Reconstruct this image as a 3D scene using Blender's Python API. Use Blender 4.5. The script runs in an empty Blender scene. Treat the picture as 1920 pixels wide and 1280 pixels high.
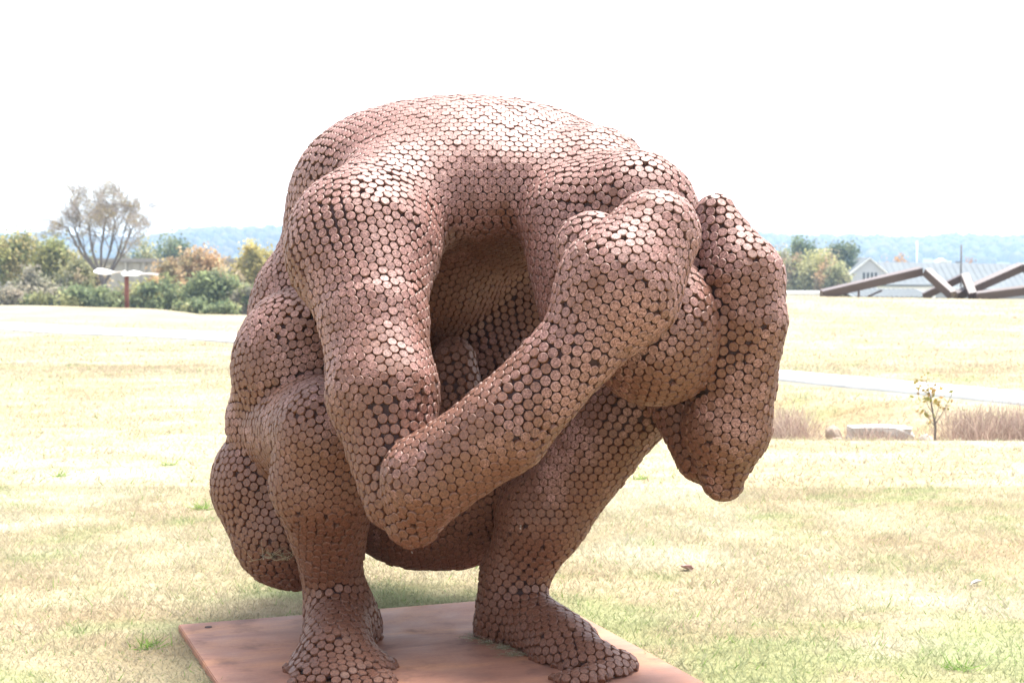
import bpy, bmesh, math, random
import numpy as np
from mathutils import Vector, Matrix

# ------------------------------------------------------------------ camera, sky, sun, exposure
FPX = 2900.0                       # focal length in pixels of a 1920 px wide frame
EYE = 1.65
HAZE = 0.00036
PITCH = math.atan(140.0 / FPX)
scene = bpy.context.scene
col = scene.collection
cam_data = bpy.data.cameras.new("camera")
cam_data.sensor_width = 22.3
cam_data.lens = FPX / 1920.0 * 22.3
cam_data.clip_start = 0.1
cam_data.clip_end = 9000.0
cam_data.dof.use_dof = True
cam_data.dof.focus_distance = 6.1
cam_data.dof.aperture_fstop = 3.4
cam = bpy.data.objects.new("camera", cam_data)
cam.location = (0, 0, EYE)
cam.rotation_euler = (math.pi / 2 - PITCH, 0, 0)
col.objects.link(cam)
scene.camera = cam

SUN_EL, SUN_AZ = math.radians(68), math.radians(38)      # azimuth from +Y (away from camera) towards +X
world = bpy.data.worlds.new("World")
scene.world = world
world.use_nodes = True
wn = world.node_tree.nodes
wl = world.node_tree.links
bg = wn["Background"]
sky = wn.new("ShaderNodeTexSky")
sky.sky_type = 'NISHITA'
sky.sun_disc = False
sky.sun_elevation = SUN_EL
sky.sun_rotation = SUN_AZ
sky.air_density = 1.0
sky.dust_density = 1.0
sky.ozone_density = 1.0
hs = wn.new("ShaderNodeHueSaturation")                    # thin bright overcast: the blue is washed out
hs.inputs["Saturation"].default_value = 0.35
wl.new(sky.outputs[0], hs.inputs["Color"])
wl.new(hs.outputs[0], bg.inputs[0])
bg.inputs[1].default_value = 0.092

sun_data = bpy.data.lights.new("sun", 'SUN')
sun_data.energy = 2.4
sun_data.angle = math.radians(20)
sun_data.color = (1.0, 0.96, 0.9)
sun = bpy.data.objects.new("sun", sun_data)
sdir = Vector((math.sin(SUN_AZ) * math.cos(SUN_EL), math.cos(SUN_AZ) * math.cos(SUN_EL), math.sin(SUN_EL)))
sun.rotation_euler = sdir.to_track_quat('Z', 'Y').to_euler()
sun.location = (30, 40, 60)
col.objects.link(sun)

vs = scene.view_settings
vs.view_transform = 'Standard'
vs.look = 'None'
vs.exposure = 2.45
vs.gamma = 1.0
vs.use_curve_mapping = False
scene.cycles.use_denoising = True
scene.cycles.max_bounces = 6
scene.cycles.volume_bounces = 1

rng = np.random.default_rng(7)
random.seed(7)

# ------------------------------------------------------------------ small helpers
def at(px, py, d):
    """the point seen at photograph pixel (px, py) at distance d along +Y"""
    u = (px - 960.0) / FPX
    v = (640.0 - py) / FPX
    dx = u
    dy = math.cos(PITCH) + v * math.sin(PITCH)
    dz = -math.sin(PITCH) + v * math.cos(PITCH)
    s = d / dy
    return Vector((dx * s, d, EYE + dz * s))

def xat(px, d):
    return (px - 960.0) / FPX * d

def zat(py, d):
    return at(960, py, d).z

def tag(o, label=None, cat=None, group=None, kind=None):
    if label: o["label"] = label
    if cat: o["category"] = cat
    if group: o["group"] = group
    if kind: o["kind"] = kind
    return o

def link(name, me, mat=None, parent=None):
    o = bpy.data.objects.new(name, me)
    col.objects.link(o)
    if mat is not None and me is not None and len(me.materials) == 0:
        me.materials.append(mat)
    if parent is not None:
        o.parent = parent
    return o

def empty(name, loc, rz=0.0):
    o = bpy.data.objects.new(name, None)
    o.location = loc
    o.rotation_euler = (0, 0, rz)
    o.empty_display_size = 0.2
    col.objects.link(o)
    return o

def mesh_np(name, V, F, smooth=False, colors=None):
    """V (n,3), F (m,k) all faces of the same size"""
    V = np.asarray(V, dtype=np.float32)
    F = np.asarray(F, dtype=np.int32)
    me = bpy.data.meshes.new(name)
    m, k = F.shape
    me.vertices.add(len(V)); me.vertices.foreach_set("co", V.ravel())
    me.loops.add(m * k); me.loops.foreach_set("vertex_index", F.ravel())
    me.polygons.add(m)
    me.polygons.foreach_set("loop_start", np.arange(0, m * k, k, dtype=np.int32))
    me.polygons.foreach_set("use_smooth", np.full(m, smooth, dtype=bool))
    if colors is not None:
        a = me.attributes.new("tint", 'FLOAT_COLOR', 'POINT')
        c = np.ones((len(V), 4), dtype=np.float32); c[:, :3] = colors
        a.data.foreach_set("color", c.ravel())
    me.update(calc_edges=True)
    me.validate()
    return me

# ------------------------------------------------------------------ materials
def new_mat(name):
    m = bpy.data.materials.new(name)
    m.use_nodes = True
    nt = m.node_tree
    return m, nt, nt.nodes["Principled BSDF"]

def N(nt, kind, **kw):
    n = nt.nodes.new(kind)
    for k, v in kw.items():
        setattr(n, k, v)
    return n

def noise(nt, vec, scale, detail=4.0, rough=0.55, dist=0.0):
    n = N(nt, "ShaderNodeTexNoise")
    n.inputs["Scale"].default_value = scale
    n.inputs["Detail"].default_value = detail
    n.inputs["Roughness"].default_value = rough
    n.inputs["Distortion"].default_value = dist
    if vec is not None:
        nt.links.new(vec, n.inputs["Vector"])
    return n.outputs["Fac"]

def ramp(nt, fac, stops):
    r = N(nt, "ShaderNodeValToRGB")
    el = r.color_ramp.elements
    while len(el) < len(stops):
        el.new(0.5)
    for e, (p, c) in zip(el, stops):
        e.position = p
        e.color = (*c, 1.0) if len(c) == 3 else c
    nt.links.new(fac, r.inputs[0])
    return r.outputs[0]

def mix(nt, fac, a, b, mode='MIX'):
    m = N(nt, "ShaderNodeMix", data_type='RGBA', blend_type=mode)
    for s, v in ((m.inputs[0], fac), (m.inputs[6], a), (m.inputs[7], b)):
        if isinstance(v, (int, float)):
            s.default_value = v
        elif isinstance(v, tuple):
            s.default_value = (*v, 1.0)
        else:
            nt.links.new(v, s)
    return m.outputs[2]

def math_n(nt, op, a, b=None, clamp=False):
    m = N(nt, "ShaderNodeMath", operation=op, use_clamp=clamp)
    for s, v in ((m.inputs[0], a), (m.inputs[1], b)):
        if v is None: continue
        if isinstance(v, (int, float)): s.default_value = v
        else: nt.links.new(v, s)
    return m.outputs[0]

def bump(nt, bs, height, strength=0.3, dist=0.01):
    b = N(nt, "ShaderNodeBump")
    b.inputs["Strength"].default_value = strength
    b.inputs["Distance"].default_value = dist
    nt.links.new(height, b.inputs["Height"])
    nt.links.new(b.outputs[0], bs.inputs["Normal"])

def pos(nt):
    return N(nt, "ShaderNodeNewGeometry").outputs["Position"]

def objc(nt):
    return N(nt, "ShaderNodeTexCoord").outputs["Object"]

def simple(name, a, b=None, scale=6.0, rough=0.7, bumpy=0.0, detail=5.0, metal=0.0):
    m, nt, bs = new_mat(name)
    b = b or tuple(c * 0.8 for c in a)
    f = noise(nt, objc(nt), scale, detail)
    c = ramp(nt, f, [(0.3, b), (0.7, a)])
    nt.links.new(c, bs.inputs["Base Color"])
    bs.inputs["Roughness"].default_value = rough
    bs.inputs["Metallic"].default_value = metal
    if bumpy:
        bump(nt, bs, f, bumpy, 0.02)
    return m

def disc_material(name, side, rim=False):
    m, nt, bs = new_mat(name)
    p = pos(nt)
    at_ = N(nt, "ShaderNodeAttribute", attribute_name="rnd").outputs["Fac"]
    oi = N(nt, "ShaderNodeObjectInfo").outputs["Random"]
    rnd = math_n(nt, 'FRACT', math_n(nt, 'ADD', at_, oi))
    rnd2 = math_n(nt, 'FRACT', math_n(nt, 'MULTIPLY', rnd, 7.31))
    speck = noise(nt, p, 130.0, 3.0, 0.8)
    big = noise(nt, p, 2.6, 4.0, 0.6)
    big2 = noise(nt, p, 7.0, 3.0, 0.6)
    if side:
        base = ramp(nt, speck, [(0.3, (0.06, 0.024, 0.016)), (0.7, (0.14, 0.058, 0.034))])
    else:
        base = ramp(nt, speck, [(0.36, (0.066, 0.023, 0.016)), (0.49, (0.184, 0.072, 0.053)), (0.62, (0.35, 0.185, 0.150))])
    if rim:
        base = ramp(nt, speck, [(0.3, (0.19, 0.085, 0.06)), (0.7, (0.38, 0.21, 0.165))])
    # some discs greyer, some more orange, orange blooms in patches
    tone = ramp(nt, rnd, [(0.0, (0.88, 0.87, 0.87)), (0.5, (1.0, 0.99, 0.98)), (1.0, (1.10, 1.10, 1.12))])
    base = mix(nt, 1.0, base, tone, 'MULTIPLY')
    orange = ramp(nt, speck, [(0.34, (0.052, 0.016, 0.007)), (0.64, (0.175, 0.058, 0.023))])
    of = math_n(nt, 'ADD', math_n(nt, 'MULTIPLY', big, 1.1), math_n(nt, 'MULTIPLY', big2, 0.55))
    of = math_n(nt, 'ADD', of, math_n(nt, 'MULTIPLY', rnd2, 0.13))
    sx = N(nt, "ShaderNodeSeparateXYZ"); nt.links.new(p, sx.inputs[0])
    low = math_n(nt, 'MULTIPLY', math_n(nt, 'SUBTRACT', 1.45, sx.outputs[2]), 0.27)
    of = math_n(nt, 'ADD', of, low)      # lower body rustier; the dark orange also paints in its shade
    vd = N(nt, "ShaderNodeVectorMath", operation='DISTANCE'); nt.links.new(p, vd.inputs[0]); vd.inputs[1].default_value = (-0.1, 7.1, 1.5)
    hollow_rust_shade = math_n(nt, 'MULTIPLY', math_n(nt, 'SUBTRACT', 0.75, vd.outputs['Value'], True), 0.5)
    of = math_n(nt, 'ADD', of, hollow_rust_shade)    # orange rust in the chest hollow, doubling as painted shade
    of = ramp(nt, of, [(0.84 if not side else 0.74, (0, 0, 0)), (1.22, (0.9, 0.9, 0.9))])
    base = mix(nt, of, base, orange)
    # rare pale droppings
    drop = noise(nt, p, 21.0, 2.0, 0.5)
    df = ramp(nt, drop, [(0.775, (0, 0, 0)), (0.80, (0.7, 0.7, 0.7))])
    base = mix(nt, df, base, (0.55, 0.53, 0.48))
    nt.links.new(base, bs.inputs["Base Color"])
    rr = ramp(nt, speck, [(0.3, (0.66, 0.66, 0.66)), (0.7, (0.48, 0.48, 0.48))])
    nt.links.new(rr, bs.inputs["Roughness"])
    bs.inputs["Specular IOR Level"].default_value = 0.6
    bump(nt, bs, speck, 0.35, 0.004)
    return m

M = {}
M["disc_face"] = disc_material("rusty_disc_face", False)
M["disc_rim"] = disc_material("pale_disc_rim", False, True)  # lighter tone on the narrow chamfer of each disc
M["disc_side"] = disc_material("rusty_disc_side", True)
M["shell"] = simple("rust_hollow_shade", (0.060, 0.027, 0.024), (0.035, 0.015, 0.013), 9.0, 0.85, 0.2)  # rust colour darkened to carry the shade of gaps and holes

# steel plate: weathering steel with streaks and worn orange patches
m, nt, bs = new_mat("weathered_plate")
p = objc(nt)
mp = N(nt, "ShaderNodeMapping"); mp.inputs["Scale"].default_value = (1.0, 3.2, 1.0); nt.links.new(p, mp.inputs[0])
f1 = noise(nt, mp.outputs[0], 1.5, 6.0, 0.6, 0.6)
f2 = noise(nt, p, 60.0, 4.0, 0.7)
f3 = noise(nt, p, 5.0, 5.0, 0.6)
c1 = ramp(nt, f1, [(0.32, (0.25, 0.115, 0.080)), (0.5, (0.37, 0.175, 0.115)), (0.68, (0.48, 0.225, 0.115))])
c2 = mix(nt, ramp(nt, f2, [(0.35, (0.0,) * 3), (0.75, (0.35,) * 3)]), c1, (0.20, 0.115, 0.09))
c3 = mix(nt, ramp(nt, f3, [(0.55, (0.0,) * 3), (0.72, (0.6,) * 3)]), c2, (0.12, 0.068, 0.06))
nt.links.new(c3, bs.inputs["Base Color"])
nt.links.new(ramp(nt, f3, [(0.3, (0.55,) * 3), (0.7, (0.75,) * 3)]), bs.inputs["Roughness"])
bump(nt, bs, f2, 0.15, 0.003)
bs.inputs["Specular IOR Level"].default_value = 0.25
M["plate"] = m

# ground: dry lawn, colour from the sheet's own tint with fine fibre noise
m, nt, bs = new_mat("dry_lawn")
p = pos(nt)
t = N(nt, "ShaderNodeAttribute", attribute_name="tint").outputs["Color"]
f1 = noise(nt, p, 45.0, 5.0, 0.7)
mp = N(nt, "ShaderNodeMapping"); mp.inputs["Scale"].default_value = (0.5, 1.6, 1.0); nt.links.new(p, mp.inputs[0])
f2 = noise(nt, mp.outputs[0], 1.1, 6.0, 0.65)
f3 = noise(nt, p, 7.0, 5.0, 0.65)
v1 = ramp(nt, f1, [(0.3, (0.78, 0.75, 0.7)), (0.7, (1.16, 1.15, 1.12))])
v2 = ramp(nt, f2, [(0.3, (0.86, 0.80, 0.70)), (0.7, (1.1, 1.12, 1.16))])
v3 = ramp(nt, f3, [(0.3, (0.84, 0.84, 0.78)), (0.7, (1.1, 1.1, 1.1))])
c = mix(nt, 1.0, mix(nt, 1.0, mix(nt, 1.0, t, v1, 'MULTIPLY'), v2, 'MULTIPLY'), v3, 'MULTIPLY')
nt.links.new(c, bs.inputs["Base Color"])
bs.inputs["Roughness"].default_value = 0.95
bs.inputs["Specular IOR Level"].default_value = 0.1
bump(nt, bs, f1, 0.6, 0.03)
M["lawn"] = m

def tint_material(name, rough=0.7, trans=0.0):
    m, nt, bs = new_mat(name)
    t = N(nt, "ShaderNodeAttribute", attribute_name="tint").outputs["Color"]
    nt.links.new(t, bs.inputs["Base Color"])
    bs.inputs["Roughness"].default_value = rough
    bs.inputs["Specular IOR Level"].default_value = 0.2
    if trans:
        tr = N(nt, "ShaderNodeBsdfTranslucent")
        nt.links.new(t, tr.inputs[0])
        ms = N(nt, "ShaderNodeMixShader"); ms.inputs[0].default_value = trans
        out = nt.nodes["Material Output"]
        nt.links.new(bs.outputs[0], ms.inputs[1]); nt.links.new(tr.outputs[0], ms.inputs[2])
        nt.links.new(ms.outputs[0], out.inputs[0])
    return m
M["blade"] = tint_material("grass_blade", 0.7, 0.45)
M["leaf"] = tint_material("tree_leaf", 0.6, 0.45)
M["bark"] = simple("grey_bark", (0.20, 0.17, 0.15), (0.11, 0.09, 0.08), 8.0, 0.9, 0.4)
M["concrete"] = simple("pale_concrete", (0.62, 0.61, 0.58), (0.52, 0.51, 0.48), 2.5, 0.9, 0.1)
M["beam"] = simple("dark_brown_painted_steel", (0.088, 0.060, 0.057), (0.072, 0.048, 0.046), 1.5, 0.45, 0.0)
M["post"] = simple("rusty_red_post", (0.22, 0.07, 0.05), (0.14, 0.05, 0.04), 6.0, 0.7)
M["white_paint"] = simple("white_paint", (0.80, 0.80, 0.78), (0.70, 0.70, 0.67), 3.0, 0.5)
M["tan_fin"] = simple("tan_weathered_metal", (0.42, 0.37, 0.31), (0.33, 0.29, 0.25), 4.0, 0.6)
M["siding"] = simple("cream_siding", (0.36, 0.34, 0.30), (0.30, 0.28, 0.25), 1.2, 0.8)
M["trim_dark"] = simple("dull_taupe_trim", (0.26, 0.24, 0.22), (0.20, 0.18, 0.17), 2.0, 0.8)
M["grey_roof"] = simple("grey_metal_roof", (0.185, 0.20, 0.205), (0.16, 0.172, 0.18), 0.6, 1.0)
M["grey_roof"].node_tree.nodes["Principled BSDF"].inputs["Specular IOR Level"].default_value = 0.0
M["grey_wall"] = simple("weathered_grey_boards", (0.30, 0.31, 0.32), (0.21, 0.22, 0.235), 1.5, 0.85)
M["window"] = simple("dark_window", (0.06, 0.07, 0.08), (0.04, 0.045, 0.05), 1.0, 0.2)
M["stone"] = simple("pale_stone", (0.52, 0.48, 0.43), (0.40, 0.36, 0.31), 4.0, 0.9, 0.6)
M["tan_stone"] = simple("tan_stone", (0.40, 0.32, 0.24), (0.28, 0.22, 0.17), 5.0, 0.9, 0.6)
M["pole"] = simple("wooden_pole", (0.13, 0.11, 0.10), (0.09, 0.08, 0.07), 5.0, 0.9)
M["gable"] = simple("whitewashed_boards", (0.52, 0.53, 0.55), (0.36, 0.37, 0.40), 1.5, 0.85)
M["twig"] = simple("pale_twig", (0.33, 0.29, 0.26), (0.24, 0.20, 0.18), 3.0, 0.9)

# ------------------------------------------------------------------ ground
def sstep(a, b, x):
    t = np.clip((x - a) / (b - a), 0, 1)
    return t * t * (3 - 2 * t)

class VNoise:
    def __init__(self, seed, n=256):
        self.g = np.random.default_rng(seed).random((n, n)); self.n = n
    def __call__(self, x, y, scale):
        x = np.asarray(x) * scale; y = np.asarray(y) * scale
        xi = np.floor(x).astype(int); yi = np.floor(y).astype(int)
        fx = x - xi; fy = y - yi
        fx = fx * fx * (3 - 2 * fx); fy = fy * fy * (3 - 2 * fy)
        g = lambda a, b: self.g[a % self.n, b % self.n]
        return (g(xi, yi) * (1 - fx) + g(xi + 1, yi) * fx) * (1 - fy) + (g(xi, yi + 1) * (1 - fx) + g(xi + 1, yi + 1) * fx) * fy
vn1, vn2, vn3 = VNoise(1), VNoise(2), VNoise(3)

# plate corners on the ground (left, back, right-front, left-front)
PL = np.array([-1.515, 6.95]); PB = np.array([0.16, 7.57])
ed = np.array([0.371, -0.929]); ed /= np.linalg.norm(ed)
PLEN = 1.86
def in_plate(x, y, pad=0.0):
    ax = (PB - PL); w = np.linalg.norm(ax); ax = ax / w
    u = (x - PL[0]) * ax[0] + (y - PL[1]) * ax[1]
    nx = np.array([ax[1], -ax[0]])
    v = (x - PL[0]) * nx[0] + (y - PL[1]) * nx[1]
    return (u > -pad) & (u < w + pad) & (v > -pad) & (v < PLEN + pad)

LIP = 14.6      # the near lawn breaks off into the planted bed on the right
def height(x, y):
    x = np.asarray(x, float); y = np.asarray(y, float)
    right = sstep(-3.0, 3.5, x - 0.02 * (y - 20))
    far = sstep(60, 320, np.hypot(x, y)) * 1.2
    # left: level lawn, low mound, then the land drops to the tree line
    left_h = -0.62 * sstep(43, 72, y) - 1.2 * sstep(72, 104, y)
    crest = 60 + 1.5 * np.sin(x * 0.2)
    left_h = left_h + 0.58 * np.exp(-((y - crest) / 8.5) ** 2) * (1 - sstep(-14.5, -10.2, x)) * (1 - 0.22 * sstep(-20, -14, x))
    # right: a shallow planted dip behind the lip, the path, then a bank
    dip = -0.30 * sstep(LIP, LIP + 0.9, y + 0.08 * (x - 3)) * (1 - sstep(17.3, 19.0, y + 0.75 * (x - 4.5)))
    crest_z = 0.78 - 0.011 * (x - 8)
    bank = crest_z * sstep(24.5, 46, y) * (1 - sstep(47, 60, y)) - 3.0 * sstep(47, 95, y)
    right_h = dip + bank
    h = left_h * (1 - right) + right_h * right
    h = h + (vn1(x, y, 0.35) - 0.5) * 0.05 * sstep(9, 16, np.hypot(x, y)) + (vn2(x, y, 0.09) - 0.5) * 0.12 * sstep(14, 40, np.hypot(x, y))
    return h - far

def lawn_tint(x, y):
    """dry straw with greener patches; linear colour"""
    x = np.asarray(x, float); y = np.asarray(y, float)
    n1 = vn1(x, y, 0.8) * 0.35 + vn2(x, y, 2.3) * 0.3 + vn3(x, y, 6.1) * 0.35
    near = (1 - sstep(6.2, 10.0, y)) * 0.16 + 0.05 * sstep(0.0, 3.0, x) * (1 - sstep(7, 11, y))
    g = sstep(0.60, 0.82, n1 + near)
    n2 = vn3(x, y, 0.9) * 0.6 + vn1(x, y, 2.7) * 0.4
    straw = np.array([0.35, 0.305, 0.212]); pale = np.array([0.40, 0.365, 0.275]); green = np.array([0.25, 0.285, 0.145])
    rust = np.array([0.34, 0.27, 0.185])
    c = straw + (pale - straw) * sstep(0.45, 0.75, n2)[..., None]
    c = c + (rust - c) * (0.55 * sstep(0.5, 0.2, n2))[..., None] if False else c + (rust - c) * (0.55 * (1 - sstep(0.18, 0.42, n2)))[..., None]
    # the bed on the right is browner
    farf = sstep(15, 30, y)[..., None]
    c = c * (1 - farf * np.array([0.13, 0.135, 0.12]))
    bed = sstep(LIP, LIP + 0.5, y) * (1 - sstep(17.6, 19.5, y + 0.75 * (x - 4.5))) * sstep(1, 3, x)
    brown = np.array([0.30, 0.225, 0.14])
    c = c + (brown - c) * (0.75 * bed)[..., None]
    return c + (green - c) * (0.75 * g * (1 - 0.4 * bed))[..., None]

def graded(segs):
    out = []
    for a, b, s in segs:
        out += list(np.arange(a, b - 1e-6, s))
    return out
gy = graded([(-3000, -400, 400), (-400, -40, 40), (-40, 4, 4), (4, 13, 0.18), (13, 30, 0.25), (30, 76, 0.8), (76, 130, 4), (130, 400, 30), (400, 3001, 200)])
gx = graded([(-3000, -300, 300), (-300, -60, 20), (-60, -24, 3), (-24, -6, 0.6), (-6, 8, 0.2), (8, 26, 0.6), (26, 60, 3), (60, 300, 20), (300, 3001, 300)])
GX, GY = np.meshgrid(gx, gy)
GZ = height(GX, GY)
V = np.stack([GX, GY, GZ], -1).reshape(-1, 3)
nx_, ny_ = len(gx), len(gy)
ii, jj = np.meshgrid(np.arange(ny_ - 1), np.arange(nx_ - 1), indexing='ij')
a_ = (ii * nx_ + jj).ravel()
F = np.stack([a_, a_ + 1, a_ + nx_ + 1, a_ + nx_], -1)
ground = link("ground", mesh_np("ground", V, F, True, lawn_tint(V[:, 0], V[:, 1])), M["lawn"])
tag(ground, "dry straw coloured lawn with faint green patches", "lawn", kind="structure")

# path: one pale concrete strip crossing behind the figure, laid just above the lawn
ctrl = np.array([(-34, 56.0), (-24, 49.5), (-14.2, 43.0), (-6.3, 36.3), (-0.8, 29.8), (3.9, 23.2), (6.35, 19.2), (8.4, 15.0), (9.8, 10.0)])
def catmull(P, n):
    P = np.vstack([2 * P[0] - P[1], P, 2 * P[-1] - P[-2]])
    out = []
    for i in range(1, len(P) - 2):
        for t in np.linspace(0, 1, n, endpoint=False):
            p0, p1, p2, p3 = P[i-1:i+3]
            out.append(0.5 * ((2*p1) + (-p0+p2)*t + (2*p0-5*p1+4*p2-p3)*t*t + (-p0+3*p1-3*p2+p3)*t**3))
    out.append(P[-2])
    return np.array(out)
pc = catmull(ctrl, 24)
tg = np.gradient(pc, axis=0); tg /= np.linalg.norm(tg, axis=1, keepdims=True)
nr = np.stack([-tg[:, 1], tg[:, 0]], -1)
wid = np.interp(np.arange(len(pc)) / len(pc), [0, 0.45, 0.62, 1], [1.25, 1.2, 0.62, 0.62])
rows = []
for k in np.linspace(-1, 1, 7):
    q = pc + nr * (wid * k)[:, None]
    rows.append(np.column_stack([q, height(q[:, 0], q[:, 1]) + 0.045]))
rows = [np.column_stack([rows[0][:, :2], rows[0][:, 2] - 0.09])] + rows + [np.column_stack([rows[-1][:, :2], rows[-1][:, 2] - 0.09])]
V = np.stack(rows, 1); nc = V.shape[1]; nl = V.shape[0]
V = V.reshape(-1, 3)
ii, jj = np.meshgrid(np.arange(nl - 1), np.arange(nc - 1), indexing='ij')
a_ = (ii * nc + jj).ravel()
F = np.stack([a_, a_ + 1, a_ + nc + 1, a_ + nc], -1)
path = link("path", mesh_np("path", V, F[:, ::-1], True), M["concrete"])
tag(path, "pale concrete footpath crossing the dry lawn", "path", kind="structure")

# grass blades: short dry lawn, one mass nobody could count
def blades(n, y0, y1, wid, ln0, ln1, seed, keep=None):
    r = np.random.default_rng(seed)
    y = np.sqrt(r.random(n) * (y1 ** 2 - y0 ** 2) + y0 ** 2)
    x = (r.random(n) * 2 - 1) * (0.44 * y + 1.8)
    ok = ~in_plate(x, y, -0.015)
    # keep the path clear
    d2 = np.min((x[:, None] - pc[::6, 0]) ** 2 + (y[:, None] - pc[::6, 1]) ** 2, axis=1) if y1 > 14 else np.full(n, 99.0)
    ok &= d2 > np.where(y > 27, 2.2, 0.9)
    ok &= (r.random(n) < 1 - sstep(30, 52, y)) | (y < 30)
    x, y = x[ok], y[ok]; n = len(x)
    z = height(x, y) - 0.004
    ang = r.random(n) * 2 * np.pi
    clump = vn2(x, y, 3.0)
    L = (ln0 + (ln1 - ln0) * r.random(n) ** 1.6) * (0.6 + 0.8 * clump)
    lean = 0.55 + 0.95 * r.random(n)
    dx, dy = np.cos(ang), np.sin(ang)
    w = wid * (0.6 + 0.8 * r.random(n))
    fa = r.random(n) * np.pi
    b0 = np.stack([x - np.cos(fa) * w, y - np.sin(fa) * w, z], -1)
    b1 = np.stack([x + np.cos(fa) * w, y + np.sin(fa) * w, z], -1)
    tip = np.stack([x + dx * L * np.sin(lean), y + dy * L * np.sin(lean), z + L * np.cos(lean)], -1)
    V = np.stack([b0, b1, tip], 1).reshape(-1, 3)
    F = np.arange(3 * n).reshape(-1, 3)
    c = lawn_tint(x, y) * (0.86 + 0.42 * r.random(n))[:, None]
    gr = r.random(n) < 0.06
    c[gr] = np.array([0.17, 0.26, 0.07]) * (0.8 + 0.5 * r.random(gr.sum()))[:, None]
    return V, F, np.repeat(c, 3, axis=0)
parts = [blades(560000, 4.9, 11.5, 0.0028, 0.018, 0.065, 11), blades(250000, 11.5, 26.0, 0.007, 0.02, 0.07, 12), blades(200000, 24.0, 52.0, 0.014, 0.02, 0.07, 13)]
V = np.concatenate([p_[0] for p_ in parts]); F = np.arange(len(V)).reshape(-1, 3)
C = np.concatenate([p_[2] for p_ in parts])
grass = link("grass", mesh_np("grass", V, F, False, C), M["blade"])
tag(grass, "short dry yellowish grass blades covering the lawn", "grass", kind="stuff")

# ------------------------------------------------------------------ far hills with woods
hx = np.arange(-1500, 1501, 25.0); hv = np.linspace(0, 1, 22)
def ridge(x):
    return np.interp(x, [-900, -480, -360, -310, -230, -120, 100, 230, 420, 520, 900], [26, 26, 19, 33, 35, 27, 24, 27, 25, 27, 22]) + 7 * (vn1(x + 4000, x * 0 + 3.3, 1 / 120.0) - 0.5) + 5 * (vn2(x + 4000, x * 0 + 1.7, 1 / 45.0) - 0.5)
def hill(x, v):
    y = 1230 + 480 * v + 60 * np.sin(x / 400.0)
    z = -5 + (ridge(x) + 5) * np.sin(np.clip(v / 0.72, 0, 1) * math.pi / 2) ** 1.3 - np.clip(v - 0.72, 0, 1) * 40
    return y, z
HXX, HVV = np.meshgrid(hx, hv)
HY, HZ = hill(HXX, HVV)
V = np.stack([HXX, HY, HZ], -1).reshape(-1, 3)
ii, jj = np.meshgrid(np.arange(len(hv) - 1), np.arange(len(hx) - 1), indexing='ij')
a_ = (ii * len(hx) + jj).ravel()
F = np.stack([a_, a_ + 1, a_ + len(hx) + 1, a_ + len(hx)], -1)
M["hill"] = simple("wooded_hill_floor", (0.10, 0.09, 0.05), (0.06, 0.07, 0.035), 0.02, 1.0)
hills = link("hills", mesh_np("hills", V, F, True), M["hill"])
tag(hills, "long low hills on the horizon, blue with distance", "hills", kind="structure")

def ico():
    bm = bmesh.new(); bmesh.ops.create_icosphere(bm, subdivisions=2, radius=1.0)
    V = np.array([v.co[:] for v in bm.verts]); F = np.array([[v.index for v in f.verts] for f in bm.faces]); bm.free()
    return V, F
IV, IF = ico()
r = np.random.default_rng(31)
NB = 8200
bx = r.uniform(-1150, 1150, NB); bv = r.uniform(0.18, 0.8, NB)
by, bz = hill(bx, bv)
br = r.uniform(3.0, 6.0, NB)
def crowns(cx, cy, cz, rad, seed):
    r = np.random.default_rng(seed)
    n = len(cx)
    jit = 1 + 0.28 * (r.random((n, len(IV))) - 0.5) * 2
    V = IV[None] * jit[..., None] * rad[:, None, None] * np.array([1.0, 1.0, 1.0])
    V = V + np.stack([cx, cy, cz], -1)[:, None, :]
    F = IF[None] + (np.arange(n) * len(IV))[:, None, None]
    pal = np.array([(0.055, 0.075, 0.03), (0.075, 0.085, 0.035), (0.10, 0.08, 0.04), (0.14, 0.085, 0.04), (0.09, 0.06, 0.045), (0.05, 0.065, 0.035)])
    c = pal[r.integers(0, len(pal), n)] * 0.62 * (0.8 + 0.4 * r.random((n, 1)))
    return V.reshape(-1, 3), F.reshape(-1, 3), np.repeat(c, len(IV), axis=0)
V, F, C = crowns(bx, by, bz + br * 0.6, br, 32)
woods = link("hillside_woods", mesh_np("hillside_woods", V, F, True, C), M["leaf"])
tag(woods, "autumn woods covering the distant blue hills", "woods", kind="stuff")

# ------------------------------------------------------------------ trees and shrubs
def tube(path, radii, sides=6):
    path = np.asarray(path, float); n = len(path)
    t = np.gradient(path, axis=0); t /= np.linalg.norm(t, axis=1, keepdims=True) + 1e-9
    up = np.where(np.abs(t[:, 2:3]) > 0.95, np.array([[1.0, 0, 0]]), np.array([[0, 0, 1.0]]))
    x = np.cross(up, t); x /= np.linalg.norm(x, axis=1, keepdims=True); y = np.cross(t, x)
    a = np.arange(sides) * 2 * np.pi / sides
    V = path[:, None] + np.asarray(radii)[:, None, None] * (np.cos(a)[None, :, None] * x[:, None] + np.sin(a)[None, :, None] * y[:, None])
    F = []
    for i in range(n - 1):
        for k in range(sides):
            F.append((i * sides + k, i * sides + (k + 1) % sides, (i + 1) * sides + (k + 1) % sides, (i + 1) * sides + k))
    return V.reshape(-1, 3), np.array(F)
class Acc:
    def __init__(self): self.V, self.F, self.C, self.n = [], [], [], 0
    def add(self, V, F, c=None):
        self.V.append(V); self.F.append(np.asarray(F) + self.n); self.n += len(V)
        if c is not None: self.C.append(np.broadcast_to(c, (len(V), 3)))
    def mesh(self, name, smooth=False):
        return mesh_np(name, np.concatenate(self.V), np.concatenate(self.F), smooth, np.concatenate(self.C) if self.C else None)

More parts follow.
